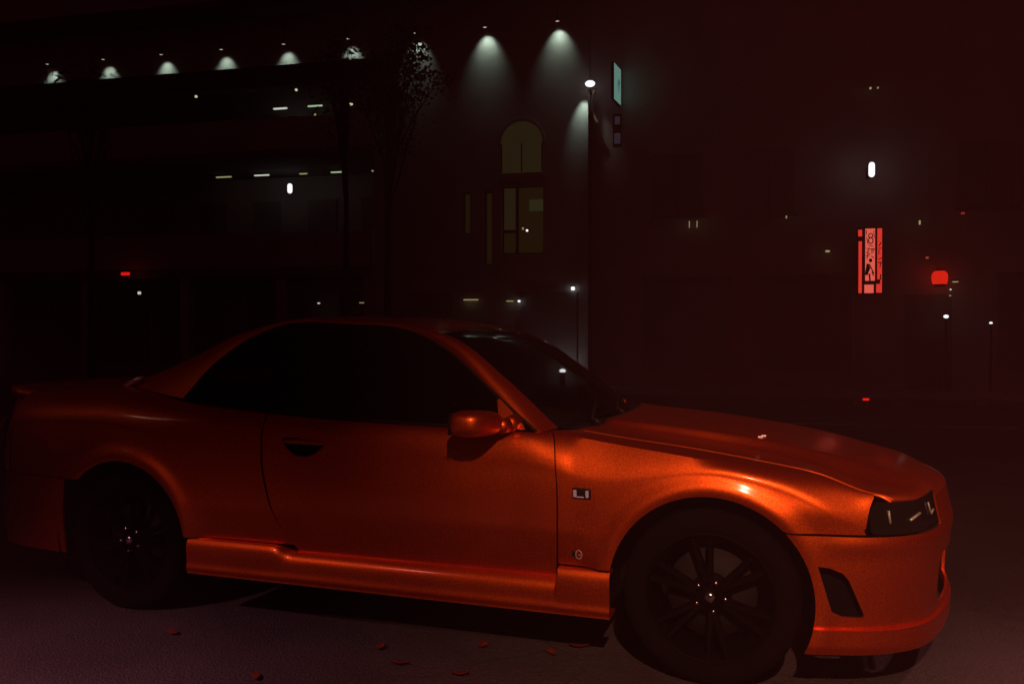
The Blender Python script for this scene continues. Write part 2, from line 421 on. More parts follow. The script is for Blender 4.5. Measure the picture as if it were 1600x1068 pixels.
fitting('tube_light', 'pale strip light under the upper corridor ceiling, left of a pair', M['lamp_pale'], -7.94, -1.5, 7.44, 0.40, 0.045)
fitting('tube_light', 'greenish strip light under the upper corridor ceiling, right of a pair', M['lamp_green'], -6.91, -1.5, 7.45, 0.42, 0.04)
fitting('flood_light', 'brightest white lamp below the pair of corridor strip lights', M['lamp_white'], -7.58, -1.5, 7.14, 0.19, 0.075)
fitting('bulb_light', 'small warm bulb above the corridor strip lights, beneath the ledge', M['lamp_warm'], -6.28, 0.8, 7.20, 0.055, 0.055)
fitting('bulb_light', 'small warm bulb right of the corridor strip lights', M['lamp_warm'], -4.86, 0.8, 6.77, 0.085, 0.05)
fitting('bulb_light', 'small warm bulb alone at the left beneath the ledge', M['lamp_warm'], -9.0, 0.8, 7.21, 0.055, 0.055)
fitting('bulb_light', 'faint tiny bulb just under the greenish strip light', M['lamp_yellow'], -6.92, -1.5, 7.22, 0.06, 0.05)
fitting('tube_light', 'yellowish flat strip light, leftmost of the lower corridor row', M['lamp_yellow'], -9.66, -1.5, 5.65, 0.46, 0.032)
fitting('tube_light', 'pale flat strip light, second of the lower corridor row', M['lamp_pale'], -8.50, -1.5, 5.65, 0.44, 0.034)
fitting('tube_light', 'short dim strip light above the white capsule lamp', M['lamp_yellow'], -7.26, -1.5, 5.64, 0.22, 0.03)
fitting('tube_light', 'greenish flat strip light, fourth of the lower corridor row', M['lamp_green'], -6.25, -1.5, 5.64, 0.40, 0.032)
fitting('bulb_light', 'faint tiny bulb, right end of the lower corridor row', M['lamp_yellow'], -5.26, -1.5, 5.63, 0.05, 0.035)
fitting('capsule_lamp', 'bright white capsule wall lamp under the lower corridor row', M['lamp_white'], -7.66, -1.5, 5.26, 0.135, 0.27, rounded=True)
fitting('tube_light', 'dim flat strip light low in the shop, over the car roof', M['lamp_dim'], -2.09, 0.12, 2.12, 0.36, 0.035, group='low shop lights')
fitting('tube_light', 'short dim strip light beside a tiny white bulb, over the car roof', M['lamp_dim'], -1.13, 0.12, 2.08, 0.17, 0.03, group='low shop lights')
fitting('bulb_light', 'tiny white bulb right of the low strip lights', M['lamp_white'], -0.91, 0.12, 2.075, 0.06, 0.05, group='low shop lights')
fitting('bulb_light', 'tiny pale bulb just above the middle of the car roof', M['lamp_pale'], -7.01, -1.9, 2.15, 0.06, 0.04, group='low shop lights')
fitting('tube_light', 'faint short strip light above the car roof, between bulb and strips', M['lamp_dim'], -5.19, -0.6, 2.10, 0.12, 0.028, group='low shop lights')
fitting('tail_light', 'small glowing red lamp at the left above the car boot', M['lamp_red'], -11.27, 0.5, 2.86, 0.24, 0.085, group='low street lamps')
fitting('bulb_light', 'small warm white bulb below the red lamp at the left', M['lamp_pale'], -10.86, 0.5, 2.36, 0.075, 0.075, group='low street lamps')
fitting('bulb_light', 'small bright bulb by the building corner over the windscreen', M['lamp_white'], 0.37, 0.10, 2.36, 0.085, 0.085, group='low street lamps')

fitting('bulb_light', 'bright bluish white bulb in front of the lit lower window', M['lamp_white'], -0.73, 0.06, 3.74, 0.05, 0.05, group='low street lamps')
fitting('bulb_light', 'dim bulb just left of the bluish white one before the window', M['lamp_dim'], -0.83, 0.06, 3.79, 0.04, 0.06, group='low street lamps')
bl = tag(empty('bollard_lamp', street(0.17, 0.35, 0.12), FA), 'low white bollard lamp seen through the windscreen', 'bollard lamp')
bm = bmesh.new(); tube(bm, (0, 0, 0), (0, 0, .30), .06, .05, 14); link('post', bm, M['steel_dark'], bl, True)
bm = bmesh.new(); ball(bm, (0, 0, .335), .075, 1, 1, .6, 16); link('lamp_cover', bm, glow('bright_bollard_lamp', (1.0, 0.98, 1.0), 9.0), bl, True)
rf = tag(empty('kerb_red_glow', street(6.2, 3.45, 0.02), FA), 'small added post with a red glow at the far kerb above the bonnet', 'reflector')
bm = bmesh.new(); box(bm, -.03, .03, -.02, .02, 0, .16, .01); link('post', bm, M['steel_dark'], rf)
bm = bmesh.new(); box(bm, -.055, .055, -.028, -.021, .09, .13, .003); link('glow_face', bm, M['lamp_red'], rf)  # added post; its face glows to give a red streak

# corner globe lamp with its wash on the wall and the banner beside it
gl = tag(empty('corner_lamp', street(0.80, 0.34, 7.01), FA), 'bright white oval lamp on the building corner beside a hanging banner', 'wall lamp')
bm = bmesh.new(); ball(bm, (0, 0, 0), 0.10, 1.15, 1.0, 0.72, 18); link('globe', bm, M['lamp_white'], gl, True)
bm = bmesh.new(); tube(bm, (0, 0.0, 0.06), (0, 0.33, 0.16), 0.014, seg=8); link('bracket', bm, M['steel_dark'], gl)
spot('corner_lamp_light', street(0.66, 0.26, 6.92), street(0.60, 0.0, 6.42), 26, 50, 1.0, (0.78, 1.0, 0.86), 0.04)
bn = tag(empty('hanging_banner', street(0.80, 0.10, 6.55), FA), 'narrow curved pale banner edge hanging under the corner lamp', 'banner')
bm = bmesh.new()
prev = None
for k in range(15):
    t = k / 14; z = 0.36 - 0.74 * t; x = 0.10 * (2 * t - .9) ** 2 - 0.02; w = 0.045 + 0.03 * t
    row = [bm.verts.new((x, -0.05, z)), bm.verts.new((x + w, -0.02, z)), bm.verts.new((x + w, 0.0, z)), bm.verts.new((x, -0.03, z))]
    if prev:
        for a in range(4): bm.faces.new((prev[a], prev[(a + 1) % 4], row[(a + 1) % 4], row[a]))
    prev = row
bmesh.ops.recalc_face_normals(bm, faces=bm.faces)
link('banner_cloth', bm, M['banner'], bn, True)
bm = bmesh.new(); tube(bm, (-0.05, 0.0, 0.40), (0.14, -0.0, 0.40), 0.010, seg=8); link('banner_rod', bm, M['steel_dark'], bn)
spot('corner_lamp_light', street(0.66, 0.42, 7.05), street(0.84, 0.13, 6.5), 9, 34, 1.0, (1.0, 0.95, 0.75), 0.03)

# projecting teal sign further along
ts = tag(empty('projecting_sign', street(1.38, 0.25, 6.98), FA), 'tall teal lit sign board projecting from the wall beside the corner lamp', 'sign')
bm = bmesh.new(); box(bm, -0.035, 0.035, -0.30, 0.30, -0.42, 0.42, 0.01)
for v in bm.verts: v.co.z -= 0.10 * (v.co.y / 0.3) * 0.2
so = link('sign_box', bm, M['steel_dark'], ts); so.rotation_euler = (0, 0, math.radians(-9))
bm = bmesh.new(); box(bm, 0.036, 0.042, -0.285, 0.285, -0.405, 0.405)
link('sign_face', bm, M['sign_teal'], ts).rotation_euler = (0, 0, math.radians(-9))
bm = bmesh.new()
box(bm, 0.043, 0.047, 0.02, 0.19, 0.03, 0.12); box(bm, 0.043, 0.047, 0.05, 0.13, -0.14, 0.03); box(bm, 0.043, 0.047, -0.03, 0.05, -0.02, 0.03)
link('sign_print', bm, M['sign_teal_dark'], ts).rotation_euler = (0, 0, math.radians(-9))
bm = bmesh.new(); box(bm, -0.012, 0.012, 0.25, 0.60, 0.25, 0.28); box(bm, -0.012, 0.012, 0.25, 0.60, -0.30, -0.27); link('sign_arm', bm, M['steel_dark'], ts)
nb = tag(empty('notice_board', street(1.40, 0.12, 6.0), FA), 'dim grey notice hanging under the teal projecting sign', 'notice')
bm = bmesh.new(); box(bm, -0.10, 0.10, -0.01, 0.01, -0.42, 0.34); link('board', bm, M['steel_dark'], nb)
for (x0, x1, z0, z1) in ((-.06, .06, .10, .28), (-.07, .07, -.34, -.10)):
    bm = bmesh.new(); box(bm, x0, x1, -0.018, -0.011, z0, z1); link('print', bm, M['notice'], nb)

# ------------------------------------------------------------------ the dark building on the right with the red sign
rb = tag(empty('dark_building', FO, FA), 'unlit block on the right behind the red sign', 'building')
fbox('wall', M['dark_clad'], rb, 0.745, 17.5, -7.0, -0.12, 0, 13.4)
fbox('cornice', M['dark_clad'], rb, 1.1, 17.6, -7.1, 0.05, 13.403, 13.7)
for s0 in (2.2, 4.2, 8.6, 10.6):
    w = fbox('window', M['shutter'], rb, s0, s0 + 1.1, -0.117, -0.09, 4.0, 5.4)
    fbox('sill', M['concrete'], w, s0 - .06, s0 + 1.16, -0.117, 0.0, 3.92, 3.997)
    fbox('frame', M['concrete'], w, s0 + .53, s0 + .57, -0.087, -0.07, 4.0, 5.4)
for s0 in (2.0, 4.6, 9.4):
    w = fbox('shop_window', M['shutter'], rb, s0, s0 + 1.9, -0.117, -0.09, 0.5, 2.5)
    fbox('frame', M['concrete'], w, s0 - .05, s0 + 1.95, -0.117, -0.05, 2.503, 2.6)
fbox('door', M['shutter'], rb, 7.6, 8.5, -0.117, -0.08, 0.1, 2.15)

# red vertical sign: thin tube strip, lettered middle panel, narrow right panel
rs = tag(empty('vertical_sign', street(6.835, 0.10, 2.875), FA), 'red lit vertical sign with dark lettering on a pink middle panel', 'sign')
U = 0.01388
def sx(x): return (x - 17.9) * U
def sz(y): return (50 - y) * U
def sbox(bm, x0, x1, y0, y1, d0, d1): box(bm, sx(x0), sx(x1), -d1, -d0, sz(y1), sz(y0))
bm = bmesh.new(); sbox(bm, -1.2, 36.6, -2.0, 101.5, -0.08, 0.0); link('sign_case', bm, M['steel_dark'], rs)
bm = bmesh.new(); sbox(bm, 0.4, 5.8, 1.8, 11.8, 0.003, 0.03); sbox(bm, 1.0, 5.6, 19.6, 100, 0.003, 0.03); link('light_strip', bm, M['sign_red'], rs)
bm = bmesh.new(); sbox(bm, 10.8, 24.6, 0.3, 81.0, 0.003, 0.03); link('letter_panel', bm, M['sign_pink'], rs)
bm = bmesh.new(); sbox(bm, 9.6, 22.8, 87.0, 100.0, 0.003, 0.03); link('letter_panel', bm, M['sign_pink'], rs)
bm = bmesh.new(); sbox(bm, 28.2, 34.8, 0.3, 79.0, 0.003, 0.03); sbox(bm, 26.8, 34.8, 86.0, 99.5, 0.003, 0.03); sbox(bm, 32.6, 34.8, 79, 86, 0.003, 0.03); link('side_panel', bm, M['sign_red'], rs)
def stroke(bm, x0, y0, x1, y1, w, d0=0.031, d1=0.036):
    a = Vector((sx(x0), sz(y0))); b = Vector((sx(x1), sz(y1))); t = (b - a).normalized() * (w * U / 2); nn = Vector((-t.y, t.x))
    q = [a - t + nn, b + t + nn, b + t - nn, a - t - nn]
    f = [bm.verts.new((p.x, -d1, p.y)) for p in q] + [bm.verts.new((p.x, -d0, p.y)) for p in q]
    for ids in ((0, 1, 2, 3), (4, 7, 6, 5), (0, 4, 5, 1), (1, 5, 6, 2), (2, 6, 7, 3), (3, 7, 4, 0)): bm.faces.new([f[i] for i in ids])
def ring(bm, cx_, cy_, rx, ry, w, n=14):
    p = [(cx_ + rx * math.cos(2 * PI * i / n), cy_ + ry * math.sin(2 * PI * i / n)) for i in range(n + 1)]
    for i in range(n): stroke(bm, *p[i], *p[i + 1], w)
glyphs = bmesh.new()
ring(glyphs, 18.2, 11.2, 3.0, 3.2, 1.3); ring(glyphs, 18.4, 19.0, 3.3, 4.6, 1.4)
link('letter', glyphs, M['trim'], rs); glyphs = bmesh.new()
stroke(glyphs, 12.5, 31, 16.5, 31, 1.2); stroke(glyphs, 16.5, 31, 13.2, 38, 1.3); stroke(glyphs, 13.2, 38, 17.5, 40, 1.2)
link('letter', glyphs, M['trim'], rs); glyphs = bmesh.new()
stroke(glyphs, 18.5, 32, 23.5, 32, 1.4); stroke(glyphs, 20.2, 32, 20.2, 38.5, 1.2); stroke(glyphs, 22.6, 33, 22.6, 36, 1.0)
link('letter', glyphs, M['trim'], rs); glyphs = bmesh.new()
stroke(glyphs, 12.2, 42.5, 16.0, 42.5, 1.1); stroke(glyphs, 14.0, 40.5, 13.0, 46.5, 1.1); stroke(glyphs, 19.5, 43, 23, 45.5, 1.1)
link('letter', glyphs, M['trim'], rs); glyphs = bmesh.new()
stroke(glyphs, 12.0, 3.5, 12.0, 9, 1.0); stroke(glyphs, 12.6, 14, 14.2, 24, 1.0); stroke(glyphs, 22.8, 4, 23.4, 15, 0.9); stroke(glyphs, 15.5, 26.5, 21.5, 27.2, 1.0)
link('letter', glyphs, M['trim'], rs); glyphs = bmesh.new()
ring(glyphs, 18.2, 49.5, 1.2, 1.5, 2.2)
link('letter', glyphs, M['trim'], rs); glyphs = bmesh.new()
stroke(glyphs, 16.5, 56, 22.8, 69, 1.6); stroke(glyphs, 14.5, 57, 12.4, 70, 4.4); stroke(glyphs, 16.6, 61, 13.4, 69, 2.6)
link('letter', glyphs, M['trim'], rs); glyphs = bmesh.new()
stroke(glyphs, 16.5, 71, 17.4, 80, 2.2); stroke(glyphs, 20.5, 68, 22.5, 73, 1.5)
link('letter', glyphs, M['trim'], rs); glyphs = bmesh.new()
stroke(glyphs, 33.2, 22.5, 30.5, 27, 1.5); stroke(glyphs, 30.5, 31, 34, 31, 1.1); stroke(glyphs, 30.2, 33, 30.2, 40, 1.1)
link('side_lettering', glyphs, M['trim'], rs); glyphs = bmesh.new()
stroke(glyphs, 30.2, 48, 34, 46, 1.2); stroke(glyphs, 29.6, 53, 33.8, 53, 1.5); stroke(glyphs, 32.8, 54, 31.8, 60, 1.2); stroke(glyphs, 33.0, 72, 32.4, 79, 1.6)
link('side_lettering', glyphs, M['trim'], rs)

fitting('capsule_lamp', 'bright white capsule lamp on the dark wall above the red sign', M['lamp_white'], 6.81, 0.40, 4.78, 0.125, 0.32, cat='wall lamp', group='lamps around the red sign', rounded=True)
ln = tag(empty('paper_lantern', street(8.18, 0.25, 2.48), FA), 'glowing red paper lantern right of the vertical sign', 'lantern')
bm = bmesh.new(); lathe(bm, [(0.085, 0.145), (0.125, 0.12), (0.152, 0.07), (0.158, 0.0), (0.152, -0.07), (0.14, -0.12), (0.12, -0.14)], 24, 'Z'); link('lantern_shade', bm, M['lantern_red'], ln, True)
bm = bmesh.new(); lathe(bm, [(0.0, 0.175), (0.088, 0.172), (0.088, 0.140)], 20, 'Z'); link('top_cap', bm, M['steel_dark'], ln)
bm = bmesh.new(); lathe(bm, [(0.0, -0.185), (0.11, -0.18), (0.122, -0.138)], 20, 'Z'); link('bottom_cap', bm, M['steel_dark'], ln)
bm = bmesh.new(); tube(bm, (0, 0, 0.17), (0, 0.30, 0.28), 0.01, seg=8); link('hanger', bm, M['steel_dark'], ln)
fitting('bulb_light', 'faint red bulb above the paper lantern, to its right', glow('faint_red', (0.30, 0.02, 0.01), 1.0), 8.66, 0.1, 3.84, 0.07, 0.045, group='lamps around the red sign')
fitting('bulb_light', 'small orange bulb just left above the paper lantern', glow('faint_orange', (0.28, 0.05, 0.02), 1.0), 7.97, 0.1, 2.92, 0.06, 0.05, group='lamps around the red sign')
fitting('slim_lamp', 'tiny upright pale lamp between the red sign and lantern', M['lamp_yellow'], 7.82, 0.1, 3.67, 0.028, 0.09, group='lamps around the red sign')
fitting('bulb_light', 'tiny pale bulb on the dark wall left of the red sign', M['lamp_yellow'], 5.97, 0.1, 3.10, 0.09, 0.04, group='lamps around the red sign')
fitting('bulb_light', 'faint tiny bulb far left of the red sign on the dark wall', M['lamp_dim'], 5.11, 0.1, 3.87, 0.03, 0.06, group='lamps around the red sign')
fitting('slim_lamp', 'tiny upright pale lamp on the dark wall, left of a pair', M['lamp_dim'], 3.02, 0.1, 3.77, 0.022, 0.15, group='pair of slim wall lamps')
fitting('slim_lamp', 'tiny upright pale lamp on the dark wall, right of a pair', M['lamp_dim'], 3.19, 0.1, 3.77, 0.022, 0.15, group='pair of slim wall lamps')
fitting('bulb_light', 'tiny pale bulb high on the dark wall, left of a pair', M['lamp_yellow'], 6.83, 0.1, 6.58, 0.04, 0.04, group='pair of high wall bulbs')
fitting('bulb_light', 'faint tiny bulb high on the dark wall, right of a pair', M['lamp_dim'], 6.98, 0.1, 6.58, 0.035, 0.035, group='pair of high wall bulbs')
fitting('slim_lamp', 'thin level white lamp right of the paper lantern', M['lamp_yellow'], 8.52, 0.1, 2.40, 0.11, 0.02, group='lamps around the red sign')
fitting('bulb_light', 'tiny white bulb under the thin level lamp by the lantern', M['lamp_pale'], 8.43, 0.1, 2.24, 0.03, 0.03, group='lamps around the red sign')
fitting('bulb_light', 'faint tiny bulb lowest beneath the thin level lamp by the lantern', M['lamp_dim'], 8.42, 0.1, 2.11, 0.035, 0.03, group='lamps around the red sign')
def post_lamp(label, s, z, w, h):
    o = tag(empty('post_lamp', street(s, 0.6, 0), FA), label, 'lamp post', 'low lamp posts on the right')
    bm = bmesh.new(); ball(bm, (0, 0, z), 0.5 * w, 1, 1, h / w, 14); link('lamp_cover', bm, M['lamp_white'], o, True)
    bm = bmesh.new(); tube(bm, (0, 0, 0.12), (0, 0, z - h / 2 - 0.02), 0.03, 0.022, 10); link('post', bm, M['steel_dark'], o)
    bm = bmesh.new(); lathe(bm, [(0.0, z - h * .45), (w * .55, z - h * .5), (0.024, z - h * .5 - .05)], 14, 'Z'); link('collar', bm, M['steel_dark'], o)
post_lamp('white lamp on a dark post below the paper lantern', 8.22, 1.66, 0.10, 0.075)
post_lamp('smaller white lamp on a dark post at the far right', 9.06, 1.525, 0.065, 0.045)

# ================================================================== THE CAR  (x forward, y- is the side we see, origin on the ground under the front axle)
car = tag(empty('sports_car'), 'orange red two-door sports coupe parked side on with black wheels and dark windows', 'car')
R_ARCH = 0.365; ZA = 0.335
zh = spline([-.60, -.535, -.38, -.03, .20, .38, .53, .66, .80, .90], [.915, .908, .887, .846, .812, .780, .733, .717, .706, .698])
Wf = spline([-3.6, -3.35, -3.0, -2.6, -2.2, -1.5, -.6, -.1, .15, .3, .45, .56], [.74, .81, .850, .872, .868, .862, .862, .868, .866, .853, .832, .803])
Ytf = spline([-3.6, -3.2, -2.82, -2.41, -1.9, -.9, -.66, -.58, -.5, .2, .38, .53], [.60, .61, .632, .745, .783, .792, .778, .725, .70, .70, .715, .765])
ztf0 = spline([-3.6, -3.2, -2.82, -2.41, -1.9, -1.0, -.66, -.60, -.535], [.985, 1.015, 1.030, .976, .936, .903, .899, .903, .905])
def zt(x): return ztf0(x) if x < -.535 else zh(x) - .003
def arch_d(x, z):
    xa = 0.0 if x > -1.33 else -2.665
    return math.hypot(x - xa, z - ZA) - R_ARCH
def side_y(x, z):
    y = Wf(x)
    if z > .60: y -= .020 * ((z - .60) / .25) ** 2
    if z < .515:
        k = sstep(-2.35, -2.15, x) * (1 - sstep(-.50, -.40, x))
        y -= k * (.030 * ((.515 - z) / .15) ** 1.2 + .004)
    if z < .60 and x > -.45: y -= .0
    d = arch_d(x, z)
    y += .015 * math.exp(-((d - .026) / .038) ** 2)
    # swelling between arch and headlamp
    y += .007 * math.exp(-(((x - .36) / .13) ** 2 + ((z - .665) / .05) ** 2))
    return y
drop = spline([-3.6, -2.7, -1.9, -.7, -.5, -.4, -.2, -.05, .05, .25, .42, .53], [.17, .17, .13, .13, .165, .160, .110, .072, .060, .072, .112, .120])
expo = spline([-3.6, -.75, -.4, -.15, .03, .20, .40, .53], [2, 2, 1.8, 2.1, 2.6, 2.4, 1.8, 1.8])
def side_pt(x, zlo, w):
    """w 0..1 from the lower edge up and over the shoulder"""
    z1 = max(zt(x) - drop(x), zlo + .004)
    if w < .62:
        z = lerp(zlo, z1, w / .62)
        return x, -side_y(x, z), z
    a = (w - .62) / .38 * PI / 2
    n = expo(x); ys = side_y(x, z1); yt = min(Ytf(x), ys - .004)
    Y = yt + (ys - yt) * max(math.cos(a), 0) ** (2 / n); Z = z1 + (zt(x) - z1) * max(math.sin(a), 0) ** (2 / n)
    k = sstep(-.57, -.50, x) * (1 - sstep(-.08, .12, x))
    if k > 0:      # behind the arch the wing leans in to a crease, then runs flat to the bonnet
        s = (w - .62) / .38; zc_ = zt(x) - .014; yc = ys - .44 * max(zc_ - z1, .01)
        if s < .72: q = s / .72; y2 = ys - (ys - yc) * q ** 1.45; z2 = lerp(z1, zc_, q)
        else: q = (s - .72) / .28; y2 = lerp(yc, yt, q); z2 = lerp(zc_, zt(x), 1 - (1 - q) ** 2)
        Y = lerp(Y, y2, k); Z = lerp(Z, z2, k)
    return x, -Y, Z

def sheet(name, fn, us, vs, mat, parent, t=.012, both=True, inner=None, cuts=None, keep=None):
    """a thick panel from fn(u, v) on the right side; both: mirrored twin for the left"""
    out = []
    for side in ((-1, 1) if both else (-1,)):
        bm = bmesh.new()
        grid = [[bm.verts.new(fn(u, v)) for v in vs] for u in us]
        for i in range(len(us) - 1):
            for j in range(len(vs) - 1):
                try: bm.faces.new((grid[i][j], grid[i + 1][j], grid[i + 1][j + 1], grid[i][j + 1]))
                except ValueError: pass
        bmesh.ops.remove_doubles(bm, verts=bm.verts, dist=1e-5)
        bm.normal_update()
        s = sum(((f.calc_center_median() - Vector((f.calc_center_median().x * .8, 0, .55))).dot(f.normal)) * f.calc_area() for f in bm.faces)
        if s < 0: bmesh.ops.reverse_faces(bm, faces=bm.faces)
        for poly in cuts or []: cut_poly(bm, poly)
        if side == 1:
            for v in bm.verts: v.co.y = -v.co.y
            bmesh.ops.reverse_faces(bm, faces=bm.faces)
        o = link(name, bm, mat, parent, True)
        if t:
            md = o.modifiers.new('thickness', 'SOLIDIFY'); md.thickness = t; md.offset = -1.0
            md.use_quality_normals = True
        o.modifiers.new('crisp_edges', 'EDGE_SPLIT').split_angle = math.radians(38)
        out.append(o)
    return out
def cut_poly(bm, poly, ax=(0, 2)):
    """cut a convex polygon (given in the x-z or y-z plane) clean out of a panel"""
    cen = np.mean(poly, axis=0); rad = max(math.hypot(*(np.array(p) - cen)) for p in poly) * 1.25
    third = 3 - ax[0] - ax[1]
    def near(f):
        c = f.calc_center_median()
        L = max(ed.calc_length() for ed in f.edges)
        return math.hypot(c[ax[0]] - cen[0], c[ax[1]] - cen[1]) < rad + L
    planes = []
    for i in range(len(poly)):
        p = np.array(poly[i]); q = np.array(poly[(i + 1) % len(poly)])
        d = q - p; n2 = np.array((d[1], -d[0])); n2 = n2 / np.linalg.norm(n2)
        if np.dot(cen - p, n2) > 0: n2 = -n2
        pl = [0, 0, 0]; no = [0, 0, 0]
        pl[ax[0]], pl[ax[1]] = p; no[ax[0]], no[ax[1]] = n2
        planes.append((Vector(pl), Vector(no)))
    for pl, no in planes:
        fs = [f for f in bm.faces if near(f)]
        geom = list({v for f in fs for v in f.verts}) + list({ed for f in fs for ed in f.edges}) + fs
        bmesh.ops.bisect_plane(bm, geom=geom, dist=1e-6, plane_co=pl, plane_no=no)
    dead = [f for f in bm.faces if all((f.calc_center_median() - pl).dot(no) < 1e-6 for pl, no in planes)]
    bmesh.ops.delete(bm, geom=dead, context='FACES')
lin = lambda a, b, n: list(np.linspace(a, b, n))
VS = lin(0, .62, 20) + lin(.62, 1, 22)[1:]

# --- door: gaps lean as on the real car
def door_front(z): return spline([.34, .40, .53, .70, .83, .90], [-.580, -.573, -.566, -.573, -.598, -.625])(z)
def door_rear(z): return spline([.34, .39, .60, .80, .95], [-1.72, -1.775, -1.888, -1.905, -1.905])(z)
G = .0035
def door_fn(u, v):
    zn = lerp(.352, .90, v)
    xm = lerp(door_rear(zn) + G, door_front(zn) - G, u)
    zl = .352 + .02 * (sstep(.93, 1.0, u) * 0)
    return side_pt(xm, zl, v)
HANDLE_CUT = [(-1.800, .838), (-1.745, .842), (-1.62, .834), (-1.585, .824), (-1.60, .806), (-1.640, .775), (-1.680, .763), (-1.730, .766), (-1.770, .788), (-1.795, .815)]
doors = sheet('door', door_fn, lin(0, 1, 60), VS, M['paint'], car, cuts=[HANDLE_CUT])

# --- front wing
def wing_low(x):
    c = math.sqrt(max(R_ARCH**2 - x * x, 0)) + ZA if abs(x) < R_ARCH else 0
    base = .402 if x < 0 else .590
    return max(base, c)
def wing_fn(u, v):
    zn = lerp(wing_low(u), zt(u), v)
    x = u
    if u < -.40:
        s = (u + .571) / .171
        x = lerp(door_front(lerp(.402, .90, v)) + G, -.40, s)
    elif u > .40:
        zq = lerp(.590, .72, v)
        s = (u - .40) / .130
        x = lerp(.40, .524 + .030 * max(0, (zq - .650) / .055) ** 2 * (1 if zq < .705 else 1) + .006 * max(0, (.625 - zq) / .035), s)
        x = min(x, .556)
    return side_pt(x, wing_low(x), v)
us = lin(-.571, -.40, 14) + [R_ARCH * -math.cos(a) for a in lin(.0, PI, 64) if -R_ARCH * math.cos(a) < .30] + lin(.30, .530, 18)
us = sorted(set(round(x, 5) for x in us))
wings = sheet('front_wing', wing_fn, us, VS, M['paint'], car)

# --- rear quarter
def quart_low(x):
    d = x + 2.665
    c = math.sqrt(max(R_ARCH**2 - d * d, 0)) + ZA if abs(d) < R_ARCH else 0
    base = .378 if d > 0 else .60
    return max(base, c)
def quart_fn(u, v):
    x = u
    if u > -2.2:
        s = (u + 2.2) / .3
        x = lerp(-2.2, door_rear(lerp(.36, .93, v)) - G, s)
    return side_pt(x, quart_low(x), v)
us = lin(-3.42, -3.0, 16) + [-2.665 - R_ARCH * math.cos(a) for a in lin(.30, PI, 56)] + lin(-2.295, -2.2, 6) + lin(-2.2, -1.9, 12)
us = sorted(set(round(x, 5) for x in us))
quarters = sheet('rear_quarter_panel', quart_fn, us, VS, M['paint'], car)

# --- side skirt
def skirt_fn(u, v):
    x = u
    rise = sstep(-.575, -.565, x) * .040 + (1 - sstep(-1.86, -1.74, x)) * .020
    top = .355 + rise
    tuck = .026 * (1 - sstep(.002, .016, rise))
    prof = spline([0, .12, .2, .62, .85, .93, 1], [(.80, top - .004), (.852 - tuck, top), (.863 - tuck * .7, top - .012), (.868, .265), (.867, .228), (.855, .212), (.76, .216)])(v)
    return x, -prof[0], prof[1]
sheet('side_skirt', skirt_fn, lin(-2.288, -1.9, 8) + lin(-1.87, -1.73, 10) + lin(-1.7, -.6, 14) + lin(-.58, -.56, 6) + lin(-.54, -.362, 6), lin(0, 1, 30), M['paint'], car)

# --- nose plan curve
NP = np.array([(.255, .862), (.40, .848), (.53, .815), (.63, .764), (.71, .692), (.765, .602), (.805, .50), (.845, .37), (.872, .24), (.889, .11), (.893, 0)])
nl = np.concatenate([[0], np.cumsum(np.hypot(*np.diff(NP, axis=0).T))]); nl /= nl[-1]
nose = spline(nl, NP)
def t_at_x(x):
    lo, hi = 0, 1
    for _ in range(40):
        m = (lo + hi) / 2
        if nose(m)[0] < x: lo = m
        else: hi = m
    return lo
def t_at_y(y):
    lo, hi = 0, 1
    for _ in range(40):
        m = (lo + hi) / 2
        if nose(m)[1] > y: lo = m
        else: hi = m
    return lo
def nose_pt(t, z, inset=0.0):
    p = nose(t); q = nose(min(t + .002, 1)); o = nose(max(t - .002, 0))
    d = np.array((q[0] - o[0], q[1] - o[1])); d /= np.linalg.norm(d)
    nrm_ = np.array((-d[1], d[0])) * -1        # outward
    if np.dot(nrm_, np.array((p[0] - .2, p[1]))) < 0: nrm_ = -nrm_
    off = -inset
    if z > .60: off -= .20 * (z - .60) * sstep(.1, .5, t)
    off += .010 * math.exp(-((z - .555) / .035) ** 2) * sstep(.05, .25, t)            # ledge under the lamps
    if z < .46: off -= .05 * (.46 - z) * sstep(.1, .4, t)
    if z < .262: off += .012
    elif z < .272: off -= .006
    if z < .20: off -= .25 * (.20 - z)
    if t < .25: off += .014 * math.exp(-((arch_d(p[0], z) - .028) / .042) ** 2) * (1 - t / .25)
    return p[0] + nrm_[0] * off, -(p[1] + nrm_[1] * off), z
T_LAMP0 = t_at_x(.537); T_LAMP1 = t_at_y(.525)
def bumper_fn(u, v):
    z = v
    dz = z - ZA
    xa = math.sqrt(max(R_ARCH**2 - dz * dz, .0)) + .0
    t0 = t_at_x(max(xa, .256))
    p = nose_pt(lerp(t0, 1, u ** 1.0), z)
    if u == 0: p = (max(xa, .256), p[1], z)
    return p
DUCT = [(.372, .479), (.412, .474), (.455, .456), (.474, .432), (.524, .312), (.519, .303), (.452, .306), (.418, .322)]
ZS = lin(.175, .20, 4) + lin(.20, .258, 6)[1:] + [.2615, .2625, .2685, .273] + lin(.28, .5833, 34)
front_bumper = sheet('front_bumper', bumper_fn, [0, .008] + lin(.02, 1, 80), ZS, M['paint'], car, both=True, cuts=[DUCT])
# grille opening cut into each half (y-z plane), bumper halves butt on the centre line
def open_front(o, side):
    bm = bmesh.new(); bm.from_mesh(o.data)
    y = [p * side for p in (.0, .50, .535, .52, .47, .0)]
    poly = list(zip(y, (.292, .292, .33, .44, .475, .475)))
    sel = [f for f in bm.faces if f.calc_center_median().x < .55]
    keep = bm.faces
    cut_poly(bm, poly, (1, 2))
    for f in bm.faces: f.smooth = True
    bm.to_mesh(o.data); bm.free()
open_front(front_bumper[0], -1); open_front(front_bumper[1], 1)
